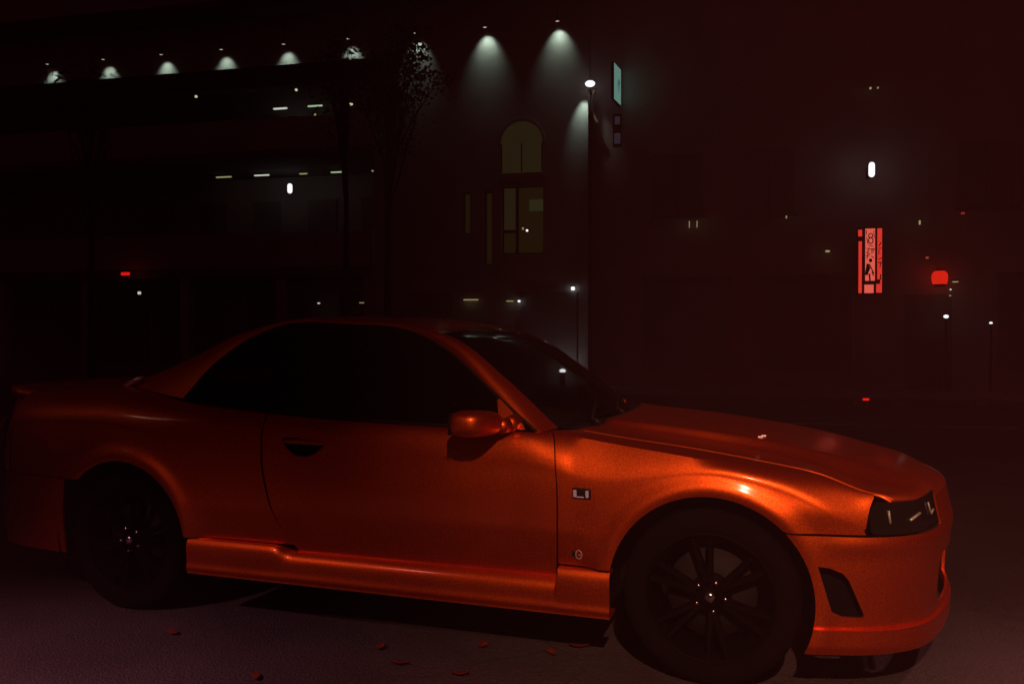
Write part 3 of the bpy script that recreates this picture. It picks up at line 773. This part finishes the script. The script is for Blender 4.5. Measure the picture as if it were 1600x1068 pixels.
# upper nose between the lamps
sheet('nose_panel', lambda u, v: nose_pt(lerp(T_LAMP1 + .006, 1, u), v), lin(0, 1, 30), lin(.587, .694, 12), M['paint'], car)
# duct and grille backing
def duct_fn(u, v):
    x = lerp(.365, .54, u); z = lerp(.29, .49, v)
    p = nose_pt(t_at_x(x), z, .05)
    return p
sheet('side_duct', duct_fn, lin(0, 1, 8), lin(0, 1, 8), M['cavity'], car, t=.004)
bm = bmesh.new(); box(bm, .70, .715, -.56, .56, .27, .49); link('grille_backing', bm, M['cavity'], car)
bm = bmesh.new()
for z in (.33, .385, .44): box(bm, .765, .785, -.50, .50, z - .006, z + .006)
link('grille', bm, M['trim'], car)

# --- headlamps
def lamp_top(t):
    k = (t - T_LAMP0) / (T_LAMP1 - T_LAMP0)
    return .640 + .064 * min(1, (k / .09)) ** .5 - .010 * math.sin(PI * min(max(k, 0), 1)) + .008 * k
def lamp_bot(t):
    k = (t - T_LAMP0) / (T_LAMP1 - T_LAMP0)
    return .590 + .030 * (1 - min(1, k / .06)) ** 2 + (.006 * sstep(.8, 1, k))
def lamp_fn(u, v):
    k = u
    t = lerp(T_LAMP0 + .006, T_LAMP1 - .002, u)
    z = lerp(lamp_bot(t), lamp_top(t), v)
    return nose_pt(t, z, .003)
lamps = sheet('headlight', lamp_fn, lin(0, .12, 12) + lin(.12, 1, 26)[1:], lin(0, 1, 12), M['lens_dark'], car, t=.006)
for o, sd in zip(lamps, (-1, 1)):
    for (ta, za, tb, zb, w) in ((.20, .628, .19, .672, .0042), (.42, .633, .57, .652, .0048), (.78, .640, .86, .650, .0045), (.78, .642, .765, .680, .003)):
        bm = bmesh.new()
        a = nose_pt(lerp(T_LAMP0, T_LAMP1, ta), za, -.002); b = nose_pt(lerp(T_LAMP0, T_LAMP1, tb), zb, -.002)
        a = (a[0], a[1] * -sd, a[2]); b = (b[0], b[1] * -sd, b[2])
        tube(bm, a, b, w, seg=8)
        link('reflector', bm, M['lens_bar'], o, True)

# --- bonnet
ztop = spline([-.60, -.53, -.30, -.03, .19, .43, .66, .80, .90], [.932, .926, .910, .884, .855, .812, .754, .716, .692])
def hood_fn(u, v):
    ay = abs(v)
    y_r = .694 * v
    yf = .752 * v
    xf = nose(t_at_y(max(abs(yf), .002)))[0] - .012 - .018
    xr = -.530 + .085 * (1 - ay ** 2)
    s = u
    x = lerp(xr, xf, s)
    y = lerp(.694, .752, sstep(.30, .53, lerp(-.53, .53, s))) * v
    yb = .43
    B = 1 - sstep(yb - .030, yb + .018 + .16 * sstep(.35, .95, s), abs(y))
    z = lerp(zh(x) + .006 * (1 - ay ** 2), ztop(x) + .008 * (1 - (y / yb) ** 2) * B, B)
    z -= .013 * max(0, (ay - .984) / .016) ** 3
    if s > .955: z -= .020 * ((s - .955) / .045) ** 2
    return x, y, z
hv = sorted(set([round(a, 4) for a in lin(-1, 1, 41)] + [round(sg * a, 4) for sg in (-1, 1) for a in lin(.980, 1, 9)] + [round(sg * a, 4) for sg in (-1, 1) for a in lin(.53, .65, 14)]))
bm = bmesh.new()
hu = lin(0, .9, 36) + lin(.9, 1, 14)[1:]
grid = [[bm.verts.new(hood_fn(u, v)) for v in hv] for u in hu]
for i in range(len(hu) - 1):
    for j in range(len(hv) - 1): bm.faces.new((grid[i][j], grid[i + 1][j], grid[i + 1][j + 1], grid[i][j + 1]))
bonnet = link('bonnet', bm, M['paint'], car, True)
md = bonnet.modifiers.new('thickness', 'SOLIDIFY'); md.thickness = .014; md.offset = -1; md.use_quality_normals = True
for x_, y_ in ((.155, -.37), (.165, -.31)):
    bm = bmesh.new(); box(bm, x_ - .012, x_ + .012, y_ - .009, y_ + .009, zh(x_) + .036, zh(x_) + .050, .004)
    link('washer_nozzle', bm, M['satin'], bonnet)

# --- greenhouse
GC = np.array([(-.672, .790, .900), (-.882, .717, 1.053), (-1.152, .624, 1.235), (-1.303, .593, 1.295), (-1.632, .576, 1.328), (-2.018, .583, 1.315), (-2.14, .611, 1.261), (-2.279, .664, 1.156), (-2.408, .743, .985)])
OC = np.array([(-.609, .700, .909), (-.849, .655, 1.103), (-1.117, .600, 1.274), (-1.30, .562, 1.322), (-1.675, .53, 1.350), (-2.048, .54, 1.330), (-2.25, .56, 1.280), (-2.491, .585, 1.170), (-2.819, .63, 1.033)])
gk = np.array([0, .14, .30, .38, .55, .73, .79, .88, 1.0])
gcv = spline(gk, GC); ocv = spline(gk, OC)
def pillar_fn(u, v):
    a = gcv(u); b = ocv(u); p = a * (1 - v) + b * v
    d = np.array((0, p[1], p[2] - .95)); d = d / max(np.linalg.norm(d), 1e-6)
    p = p + d * .018 * 4 * v * (1 - v)
    return p[0], -p[1], p[2]
sheet('roof_pillar', pillar_fn, lin(0, 1, 90), lin(0, 1, 10), M['paint'], car, t=.02)
def cross(u, v, zc, xb):
    p = ocv(u)
    k = 1 - v * v
    return p[0] + xb * k, p[1] * v, p[2] + zc * k
def span(name, u0, u1, n, zc, xb, mat, t, inset=.0):
    bm = bmesh.new()
    us_ = lin(u0, u1, n); vs_ = lin(-1, 1, 31)
    grid = [[bm.verts.new(cross(u, v * (1 - inset), zc(u), xb(u))) for v in vs_] for u in us_]
    for i in range(n - 1):
        for j in range(30): bm.faces.new((grid[i][j], grid[i][j + 1], grid[i + 1][j + 1], grid[i + 1][j]))
    bm.normal_update()
    if sum(f.normal.z for f in bm.faces) < 0: bmesh.ops.reverse_faces(bm, faces=bm.faces)
    o = link(name, bm, mat, car, True)
    if t:
        md = o.modifiers.new('thickness', 'SOLIDIFY'); md.thickness = t; md.offset = -1
    return o
u_ws, u_rw = .34, .765
zc = lambda u: .022 * sstep(.15, .4, u) * (1 - sstep(.75, .95, u) * .4)
xb = lambda u: .13 * (1 - sstep(.05, .5, u)) - .10 * sstep(.7, 1, u)
span('windscreen', .012, u_ws - .004, 24, zc, xb, M['glass_clear'], 0)
span('roof', u_ws, u_rw, 40, zc, xb, M['paint'], .02)
span('rear_window', u_rw + .004, .985, 24, zc, xb, M['glass_dark'], 0)
zbelt = spline([-2.41, -1.9, -1.0, -.66], [.974, .938, .905, .900])
def side_glass(name, u0, u1, mat):
    def fn(u, v):
        a = gcv(u); x = a[0]
        zb = min(zbelt(x) - .012, a[2] - .0005)
        z = lerp(zb, a[2], v)
        y = .785 - .512 * (z - .92) - .006
        return x, -(y + .010 * math.sin(PI * v) - .004), z
    return sheet(name, fn, lin(u0, u1, 50), lin(0, 1, 8), mat, car, t=0)
u_b = .69
side_glass('side_window', .004, u_b - .006, M['glass_dark'])
side_glass('quarter_window', u_b + .006, .999, M['glass_dark'])
for sd in (-1, 1):
    bm = bmesh.new(); a = gcv(u_b); zb = zbelt(a[0])
    prev = None
    for k in range(9):
        z = lerp(zb - .01, a[2], k / 8); y = (.785 - .512 * (z - .92)) * sd
        row = [bm.verts.new((a[0] - .028, y, z)), bm.verts.new((a[0] + .028, y, z)), bm.verts.new((a[0] + .028, y - .02 * sd, z)), bm.verts.new((a[0] - .028, y - .02 * sd, z))]
        if prev:
            for q in range(4): bm.faces.new((prev[q], prev[(q + 1) % 4], row[(q + 1) % 4], row[q]))
        prev = row
    bmesh.ops.recalc_face_normals(bm, faces=bm.faces)
    link('door_pillar', bm, M['cavity'], car)
# rubber seals: along the belt and round the glass
for sd in (-1, 1):
    bm = bmesh.new()
    P_ = [(x, (Ytf(x) - .012) * sd, zbelt(x) + .004) for x in lin(-2.39, -.67, 40)]
    for a, b in zip(P_[:-1], P_[1:]): tube(bm, a, b, .0075, seg=6, caps=False)
    link('belt_seal', bm, M['rubber'], car, True)
    bm = bmesh.new()
    P_ = [gcv(u) for u in lin(.0, 1, 80)]
    for a, b in zip(P_[:-1], P_[1:]): tube(bm, (a[0], (a[1] - .004) * sd, a[2] - .004), (b[0], (b[1] - .004) * sd, b[2] - .004), .0085, seg=6, caps=False)
    link('window_seal', bm, M['rubber'], car, True)
# scuttle below the windscreen
bm = bmesh.new()
prev = None
for v in lin(-1, 1, 25):
    xr = -.530 + .085 * (1 - v * v)
    p = cross(.012, v, zc(0), xb(0))
    row = [bm.verts.new((xr - .004, .70 * v, zh(xr) - .004)), bm.verts.new((p[0] + .01, p[1], p[2] - .012)), bm.verts.new((p[0] - .05, p[1], p[2] - .05))]
    if prev:
        for q in range(2): bm.faces.new((prev[q], prev[q + 1], row[q + 1], row[q]))
    prev = row
link('scuttle_panel', bm, M['trim'], car, True)
for (y0, y1) in ((-.55, .02), (-.05, .50)):
    bm = bmesh.new()
    tube(bm, (-.505, y0, .935), (-.62, y1, .995), .008, .006, 8); tube(bm, (-.47, y0, .918), (-.505, y0, .935), .012, .010, 8)
    link('wiper', bm, M['trim'], car, True)

# --- mirrors, with a sail panel on the door glass corner
def mirror(sd):
    md_ = empty('door_mirror', parent=car)
    bm = bmesh.new()
    bmesh.ops.create_uvsphere(bm, u_segments=36, v_segments=22, radius=1)
    for v in bm.verts:
        c = v.co
        sg = lambda q, e: math.copysign(abs(q) ** e, q)
        x, y, z = sg(c.x, .62), sg(c.y, .62), sg(c.z, .66)
        if x < 0: x *= .80
        taper = 1 - .16 * (y * .5 + .5)           # slimmer towards the door
        v.co = Vector((-.862 + x * .078 - .02 * (-y), (-.965 + y * .112), .944 + z * .054 * taper - .004 * y))
    for v in bm.verts: v.co.y *= -sd
    if sd == 1: bmesh.ops.reverse_faces(bm, faces=bm.faces)
    link('mirror_housing', bm, M['paint'], md_, True)
    bm = bmesh.new(); box(bm, -.938, -.931, -1.055, -.875, .905, .985, .003)
    for v in bm.verts: v.co.y *= -sd
    link('mirror_glass', bm, M['win_dark'], md_)
    bm = bmesh.new()
    prof = [((-.80, -.885, .925), .030), ((-.775, -.84, .928), .030), ((-.765, -.78, .934), .034)]
    for (a, ra), (b, rb_) in zip(prof[:-1], prof[1:]): tube(bm, a, b, ra, rb_, 14)
    for v in bm.verts: v.co.y *= -sd
    link('mirror_arm', bm, M['paint'], md_, True)
    bm = bmesh.new()
    def tp(x, z, off): return bm.verts.new((x, (.785 - .512 * (z - .92) + off) * sd, z))
    tri = [(-.853, 1.020), (-.842, 1.022), (-.735, .936), (-.715, .908), (-.80, .905), (-.835, .955)]
    A = [tp(x, z, .010) for x, z in tri]; B = [tp(x, z, -.004) for x, z in tri]
    bm.faces.new(A); bm.faces.new(B[::-1])
    for i in range(len(tri)): bm.faces.new((A[i], B[i], B[(i + 1) % len(tri)], A[(i + 1) % len(tri)]))
    bmesh.ops.recalc_face_normals(bm, faces=bm.faces)
    link('mirror_base', bm, M['paint'], md_)
mirror(-1); mirror(1)

# --- door handles in their recesses
for d, sd in zip(doors, (-1, 1)):
    bm = bmesh.new()
    poly = HANDLE_CUT; cen = np.mean(poly, axis=0)
    rim = [bm.verts.new((x, sd * (side_y(x, z) - .004), z)) for x, z in poly]
    low = [bm.verts.new((lerp(x, cen[0], .25), sd * (side_y(x, z) - .045), lerp(z, cen[1], .25))) for x, z in poly]
    n_ = len(poly)
    for i in range(n_): bm.faces.new((rim[i], rim[(i + 1) % n_], low[(i + 1) % n_], low[i]))
    bm.faces.new(low)
    bmesh.ops.recalc_face_normals(bm, faces=bm.faces)
    link('handle_recess', bm, M['cavity'], d, False)
    bm = bmesh.new()
    prev = None
    for k in range(17):
        s = k / 16; x = lerp(-1.797, -1.590, s)
        h = .0135 * (1 - .5 * abs(2 * s - 1) ** 3); zc_ = lerp(.823, .820, s) + .004 * math.sin(PI * s)
        ring_ = []
        for j in range(10):
            a = 2 * PI * j / 10
            y = side_y(x, zc_) - .004 + .012 * math.cos(a) * (1 if math.cos(a) > 0 else .6)
            ring_.append(bm.verts.new((x, sd * y, zc_ + h * math.sin(a))))
        if prev:
            for j in range(10): bm.faces.new((prev[j], prev[(j + 1) % 10], ring_[(j + 1) % 10], ring_[j]))
        else: bm.faces.new(ring_)
        prev = ring_
    bm.faces.new(prev)
    bmesh.ops.recalc_face_normals(bm, faces=bm.faces)
    link('handle', bm, M['paint'], d, True)

# --- marker lamps and badges on the wings
for o, sd in zip(wings, (-1, 1)):
    bm = bmesh.new(); box(bm, -.036, .036, -.006, .006, -.021, .021, .005)
    ml = link('side_marker', bm, M['trim'], o, True, (-.470, sd * (side_y(-.470, .682) + .001), .682))
    ml.rotation_euler = (math.radians(4 * -sd) if sd < 0 else math.radians(-4), 0, math.radians(-1.5))
    for (x0, x1, z0, z1) in ((-.031, -.018, -.014, .014), (.017, .029, -.014, .013), (-.018, .010, -.015, -.010)):
        bm = bmesh.new(); box(bm, x0, x1, -.004, .004, z0, z1, .0015)
        link('lens_glint', bm, M['glint_white'], ml, False, (0, sd * .005, 0))  # bluish white blocks painted as the glints in the marker
    bm = bmesh.new()
    y0 = side_y(-.487, .446)
    for i in range(16):
        a0, a1 = 2 * PI * i / 16, 2 * PI * (i + 1) / 16
        tube(bm, (-.484 + .012 * math.cos(a0), sd * (y0 + .004), .446 + .016 * math.sin(a0)), (-.484 + .012 * math.cos(a1), sd * (y0 + .004), .446 + .016 * math.sin(a1)), .0035, seg=6)
    tube(bm, (-.487, sd * (y0 + .004), .446), (-.476, sd * (y0 + .004), .446), .003, seg=6)
    link('badge', bm, M['satin'], o, True)
    bm = bmesh.new(); box(bm, -.511, -.498, sd * y0 - .003, sd * y0 + .003, .438, .458, .002); link('badge_letter', bm, M['trim'], o)

# --- boot, tail and rear bumper
RP = np.array([(-3.02, .856), (-3.2, .84), (-3.40, .80), (-3.55, .72), (-3.63, .60), (-3.675, .40), (-3.70, .2), (-3.705, 0)])
rl_ = np.concatenate([[0], np.cumsum(np.hypot(*np.diff(RP, axis=0).T))]); rl_ /= rl_[-1]
tailc = spline(rl_, RP)
def rear_b(u, v):
    p = tailc(u); z = v
    k = 1 - .02 * abs(z - .45) / .2
    return p[0], -p[1] * k, z
sheet('rear_bumper', rear_b, lin(0, 1, 40), lin(.24, .594, 14), M['paint'], car)
def tail_fn(u, v):
    p = tailc(lerp(.36, 1, u)); z = lerp(.60, .955, v)
    return p[0] + .05 * v * v, -p[1] * (1 - .05 * v * v), z
sheet('tail_panel', tail_fn, lin(0, 1, 30), lin(0, 1, 10), M['paint'], car)
bm = bmesh.new(); gu = lin(0, 1, 18); gv = lin(-1, 1, 21)
grid = [[bm.verts.new((lerp(-2.80 - .10 * (1 - v * v), -3.63 - .02 * (1 - v * v), u), lerp(.625, .60, u) * v, lerp(1.026, .985, u) + .008 * (1 - v * v) + .03 * max(0, (u - .85) / .15) ** 2)) for v in gv] for u in gu]
for i in range(17):
    for j in range(20): bm.faces.new((grid[i][j], grid[i][j + 1], grid[i + 1][j + 1], grid[i + 1][j]))
bm.normal_update()
if sum(f.normal.z for f in bm.faces) < 0: bmesh.ops.reverse_faces(bm, faces=bm.faces)
boot = link('boot_lid', bm, M['paint'], car, True)
md = boot.modifiers.new('thickness', 'SOLIDIFY'); md.thickness = .05; md.offset = -1
for sd in (-1, 1):
    for y, r in ((.63, .075), (.43, .060)):
        bm = bmesh.new()
        p = tailc(t_ := float(np.interp(-y, -RP[:, 1], rl_)))
        lathe(bm, [(0, -.012), (r * .8, -.012), (r, 0), (r, .02)], 20, 'Z')
        o = link('tail_light', bm, M['red_lens'], car, True, (p[0] + .010, sd * y, .79))
        o.rotation_euler = (0, PI / 2, 0)

for sd in (-1, 1):
    bm = bmesh.new(); ball(bm, (0, 0, 0), 1.0, .085, .024, .018, 24)  # metal bead added to catch a glint at the boot edge
    o = link('glint_bead', bm, M['glint_metal'], car, True, (-2.80, sd * .640, 1.046)); o.rotation_euler = (0, math.radians(-22), math.radians(8 * sd))

# --- floor, bays and cabin, so no gap shows daylight
bm = bmesh.new()
box(bm, -3.45, .60, -.50, .50, .22, .40); box(bm, -2.22, -.44, -.80, .80, .225, .345)
box(bm, -.47, -.40, -.74, .74, .345, .84); box(bm, -3.30, -2.24, -.50, .50, .40, .90); box(bm, .40, .62, -.60, .60, .30, .66)
box(bm, -.40, .60, -.50, .50, .40, .66)
link('underbody', bm, M['cavity'], car)
for sd in (-1, 1):
    bm = bmesh.new(); box(bm, -2.15, -.50, min(sd * .70, sd * .755), max(sd * .70, sd * .755), .345, .86); link('door_trim', bm, M['seat'], car)
    for xa in (0.0, -2.665):
        bm = bmesh.new(); prev = None
        for a in lin(-.25, PI + .25, 30):
            r = R_ARCH + .030
            row = [bm.verts.new((xa + r * math.cos(a), sd * .845, ZA + r * math.sin(a))), bm.verts.new((xa + r * math.cos(a), sd * .52, ZA + r * math.sin(a)))]
            if prev: bm.faces.new((prev[0], prev[1], row[1], row[0]))
            prev = row
        link('arch_liner', bm, M['cavity'], car, True)
bm = bmesh.new(); box(bm, -1.02, -.62, -.70, .70, .70, .93, .03); link('dashboard', bm, M['seat'], car, True)
sw = bmesh.new()
for i in range(24):
    a0, a1 = 2 * PI * i / 24, 2 * PI * (i + 1) / 24
    f = lambda a: (-1.10 - .05 * math.sin(a), -.36 + .18 * math.cos(a), .90 + .17 * math.sin(a))
    tube(sw, f(a0), f(a1), .014, seg=8)
tube(sw, (-1.10, -.36, .90), (-.98, -.36, .86), .035, seg=10); tube(sw, (-1.10, -.53, .90), (-1.10, -.19, .90), .012, seg=8)
link('steering_wheel', sw, M['trim'], car, True)
for y in (-.36, .36):
    st = empty('seat', parent=car)
    bm = bmesh.new(); box(bm, -1.72, -1.22, y - .24, y + .24, .42, .58, .05); link('seat_cushion', bm, M['seat'], st, True)
    bm = bmesh.new(); box(bm, -.07, .07, -.24, .24, 0, .60, .05); o = link('seat_back', bm, M['seat'], st, True, (-1.72, y, .54)); o.rotation_euler = (0, math.radians(-18), 0)
    bm = bmesh.new(); box(bm, -.05, .05, -.12, .12, 0, .17, .04); o = link('headrest', bm, M['seat'], st, True, (-1.915, y, 1.10)); o.rotation_euler = (0, math.radians(-12), 0)
bm = bmesh.new(); box(bm, -2.35, -1.98, -.60, .60, .45, .62, .05); link('rear_seat', bm, M['seat'], car, True)
bm = bmesh.new(); box(bm, -2.85, -2.28, -.62, .62, .90, .95); link('parcel_shelf', bm, M['seat'], car)

# --- wheels
def wheel(x, sd):
    w = empty('wheel', (x, sd * .725, .322), parent=car)
    w.rotation_euler = (0, random.uniform(0, 1.2), 0)
    f = sd
    def put(name, bm, mat, smooth=True):
        if sd == 1:
            for v in bm.verts: v.co.y = -v.co.y
            bmesh.ops.reverse_faces(bm, faces=bm.faces)
        return link(name, bm, mat, w, smooth)
    bm = bmesh.new(); lathe(bm, [(.232, .10), (.262, .115), (.300, .112), (.318, .095), (.322, .06), (.322, -.06), (.318, -.095), (.300, -.112), (.262, -.115), (.238, -.108), (.232, -.10)], 64); put('tyre', bm, M['tyre'])
    bm = bmesh.new(); lathe(bm, [(.240, -.108), (.236, -.112), (.229, -.106), (.222, -.085), (.212, -.05), (.205, .09), (.235, .11)], 64); put('rim', bm, M['rim'])
    bm = bmesh.new(); lathe(bm, [(.06, -.02), (.165, -.02), (.165, .0), (.06, .0)], 40); put('brake_disc', bm, M['disc'])
    for k in range(6):
        bm = bmesh.new()
        for off in (-.10, .10):
            a = 2 * PI * k / 6
            c0 = Vector((math.cos(a + off * .9) * .055, -.072, math.sin(a + off * .9) * .055)); c1 = Vector((math.cos(a + off * 1.5) * .221, -.088, math.sin(a + off * 1.5) * .221))
            d = (c1 - c0).normalized(); t = d.cross(Vector((0, 1, 0))).normalized()
            q = []
            for c, wd in ((c0, .013), (c1, .010)):
                for (aa, bb) in ((-1, 0), (-.6, -1), (.6, -1), (1, 0), (1, 1.6), (-1, 1.6)):
                    q.append(bm.verts.new(c + t * wd * aa + Vector((0, bb * .012, 0))))
            for j in range(6): bm.faces.new((q[j], q[(j + 1) % 6], q[6 + (j + 1) % 6], q[6 + j]))
        bmesh.ops.recalc_face_normals(bm, faces=bm.faces)
        put('spoke', bm, M['rim'], False)
    bm = bmesh.new(); lathe(bm, [(0.0, -.092), (.012, -.091), (.026, -.084), (.031, -.074), (.033, -.05), (.075, -.05), (.075, .0)], 28); put('hub', bm, M['rim'])
    bm = bmesh.new(); ball(bm, (0, -.086, 0), .021, 1, .6, 1, 16); put('centre_cap', bm, M['chrome'])
    for k in range(5):
        a = 2 * PI * k / 5 + .3
        bm = bmesh.new(); tube(bm, (.055 * math.cos(a), -.050, .055 * math.sin(a)), (.055 * math.cos(a), -.078, .055 * math.sin(a)), .010, .008, 6); ball(bm, (.055 * math.cos(a), -.078, .055 * math.sin(a)), .0085, seg=10); put('lug_nut', bm, M['chrome'])
    return w
for x in (0.0, -2.665):
    for sd in (-1, 1): wheel(x, sd)

# ================================================================== TREES in front of the lamp-lit wall
def tree(name, label, s, n, h, crown_c, crown_r, nleaf, seed, lean=0.0):
    rnd = random.Random(seed)
    t = tag(empty(name, street(s, n, 0), FA), label, 'tree', 'street trees before the building')
    bm = bmesh.new()
    pts_ = [Vector((lean * (k / 6) ** 2, 0.02 * math.sin(k * 2.1), h * k / 6)) for k in range(7)]
    for k in range(6): tube(bm, pts_[k], pts_[k + 1], .11 * (1 - k / 7.5), .11 * (1 - (k + 1) / 7.5), 9)
    link('trunk', bm, M['bark'], t, True)
    bm = bmesh.new(); lb = bmesh.new()
    for b in range(26):
        z0 = h * rnd.uniform(.55, 1.0); base = Vector((lean * (z0 / h) ** 2, 0, z0))
        while True:
            q = Vector((rnd.uniform(-1, 1), rnd.uniform(-1, 1), rnd.uniform(-1, 1)))
            if q.length < 1: break
        tip = Vector(crown_c) + Vector((q.x * crown_r[0], q.y * crown_r[1], q.z * crown_r[2]))
        mid = (base + tip) / 2 + Vector((rnd.uniform(-.1, .1), rnd.uniform(-.1, .1), .12))
        tube(lb, base, mid, .026, .016, 6); tube(lb, mid, tip, .016, .006, 6)
        for c in range(nleaf // 26):
            p = tip + Vector((rnd.gauss(0, .17), rnd.gauss(0, .17), rnd.gauss(0, .13)))
            if rnd.random() < .25: p = mid + Vector((rnd.gauss(0, .2), rnd.gauss(0, .2), rnd.gauss(0, .14)))
            L = rnd.uniform(.07, .13); a = Vector((rnd.gauss(0, 1), rnd.gauss(0, 1), rnd.gauss(0, .7))).normalized()
            bdir = a.cross(Vector((rnd.gauss(0, 1), rnd.gauss(0, 1), 1))).normalized()
            v0 = lb_ = bm.verts.new(p); v1 = bm.verts.new(p + a * L * .5 + bdir * L * .32 + Vector((0, 0, .01))); v2 = bm.verts.new(p + a * L); v3 = bm.verts.new(p + a * L * .5 - bdir * L * .32 + Vector((0, 0, .01)))
            bm.faces.new((v0, v1, v2)); bm.faces.new((v0, v2, v3))
    link('branch', lb, M['bark'], t, True)
    cr = link('crown', bm, M['leaf'], t); cr['kind'] = 'stuff'
    return t
tree('street_tree', 'leafy tree before the building, its crown covering two eaves lamps', -3.35, 2.3, 6.2, (0.15, 0, 7.05), (1.05, .8, 1.05), 2600, 3)
tree('street_tree', 'thin leafed tree before the ledge, left of the leafier one', -4.32, 2.3, 6.3, (-0.16, 0, 7.15), (.62, .6, .65), 900, 5)
tree('street_tree', 'sparse tree at the far left, branches across the end lamps', -10.9, 2.2, 6.3, (-.1, 0, 7.0), (1.1, .6, .75), 700, 9)

# ================================================================== FALLEN LEAVES on the road by the car
LEAVES = [(-1.689, -.423, 'red leaf lying in the shadow under the car, nearest the rear wheel'),
          (-1.309, -.886, 'broad reddish leaf beside the sill, left of the other road leaves'),
          (-1.158, -1.013, 'curled brown leaf at the front of the road, below the broad leaf'),
          (-.855, -.514, 'brightest red leaf under the sill behind the front wheel'),
          (-.921, -.729, 'brownish leaf just before the brightest red leaf'),
          (-.633, -.712, 'flat dull leaf close behind the front tyre'),
          (-.546, -.607, 'small thin leaf tucked nearest the front tyre'),
          (-.894, -1.034, 'small curled leaf at the bottom edge, below the sill'),
          (-2.233, -1.023, 'pale thin leaf on the road before the rear wheel'),
          (-1.604, -1.31, 'small leaf at the bottom edge, far left of the others')]
for i, (x, y, lab) in enumerate(LEAVES):
    rnd = random.Random(40 + i)
    bm = bmesh.new()
    L = rnd.uniform(.05, .085); W = L * rnd.uniform(.22, .36); rows = []
    for k in range(7):
        t = k / 6; w = W * math.sin(PI * min(.03 + t * .97, .985)) ** .8; zc_ = .004 + .010 * rnd.random() * 0 + .005 * (t - .4) ** 2 * 4
        rows.append([bm.verts.new((L * (t - .5), -w, zc_ + .008)), bm.verts.new((L * (t - .5), 0, zc_)), bm.verts.new((L * (t - .5), w, zc_ + .006))])
    for a, b in zip(rows[:-1], rows[1:]):
        for j in range(2): bm.faces.new((a[j], b[j], b[j + 1], a[j + 1]))
    o = tag(link('fallen_leaf', bm, M['fallen'], None, True, (x, y, .002)), lab, 'leaf', 'fallen leaves on the road')
    o.rotation_euler = (0, 0, rnd.uniform(0, PI))
    md = o.modifiers.new('thickness', 'SOLIDIFY'); md.thickness = .0008

# ================================================================== HAZE volume added to lift the dark tones
hz = bpy.data.materials.new('dark_lift_haze'); hz.use_nodes = True
t = hz.node_tree; t.nodes.clear()
ho = t.nodes.new('ShaderNodeOutputMaterial'); pvn = t.nodes.new('ShaderNodeVolumePrincipled')
pvn.inputs['Density'].default_value = 0.0145
pvn.inputs['Color'].default_value = (0.85, 0.42, 0.46, 1)
t.links.new(pvn.outputs[0], ho.inputs['Volume'])
bm = bmesh.new(); box(bm, -60, 60, -20, 45, -1, 15)
added_haze = link('added_haze', bm, hz); added_haze['kind'] = 'stuff'
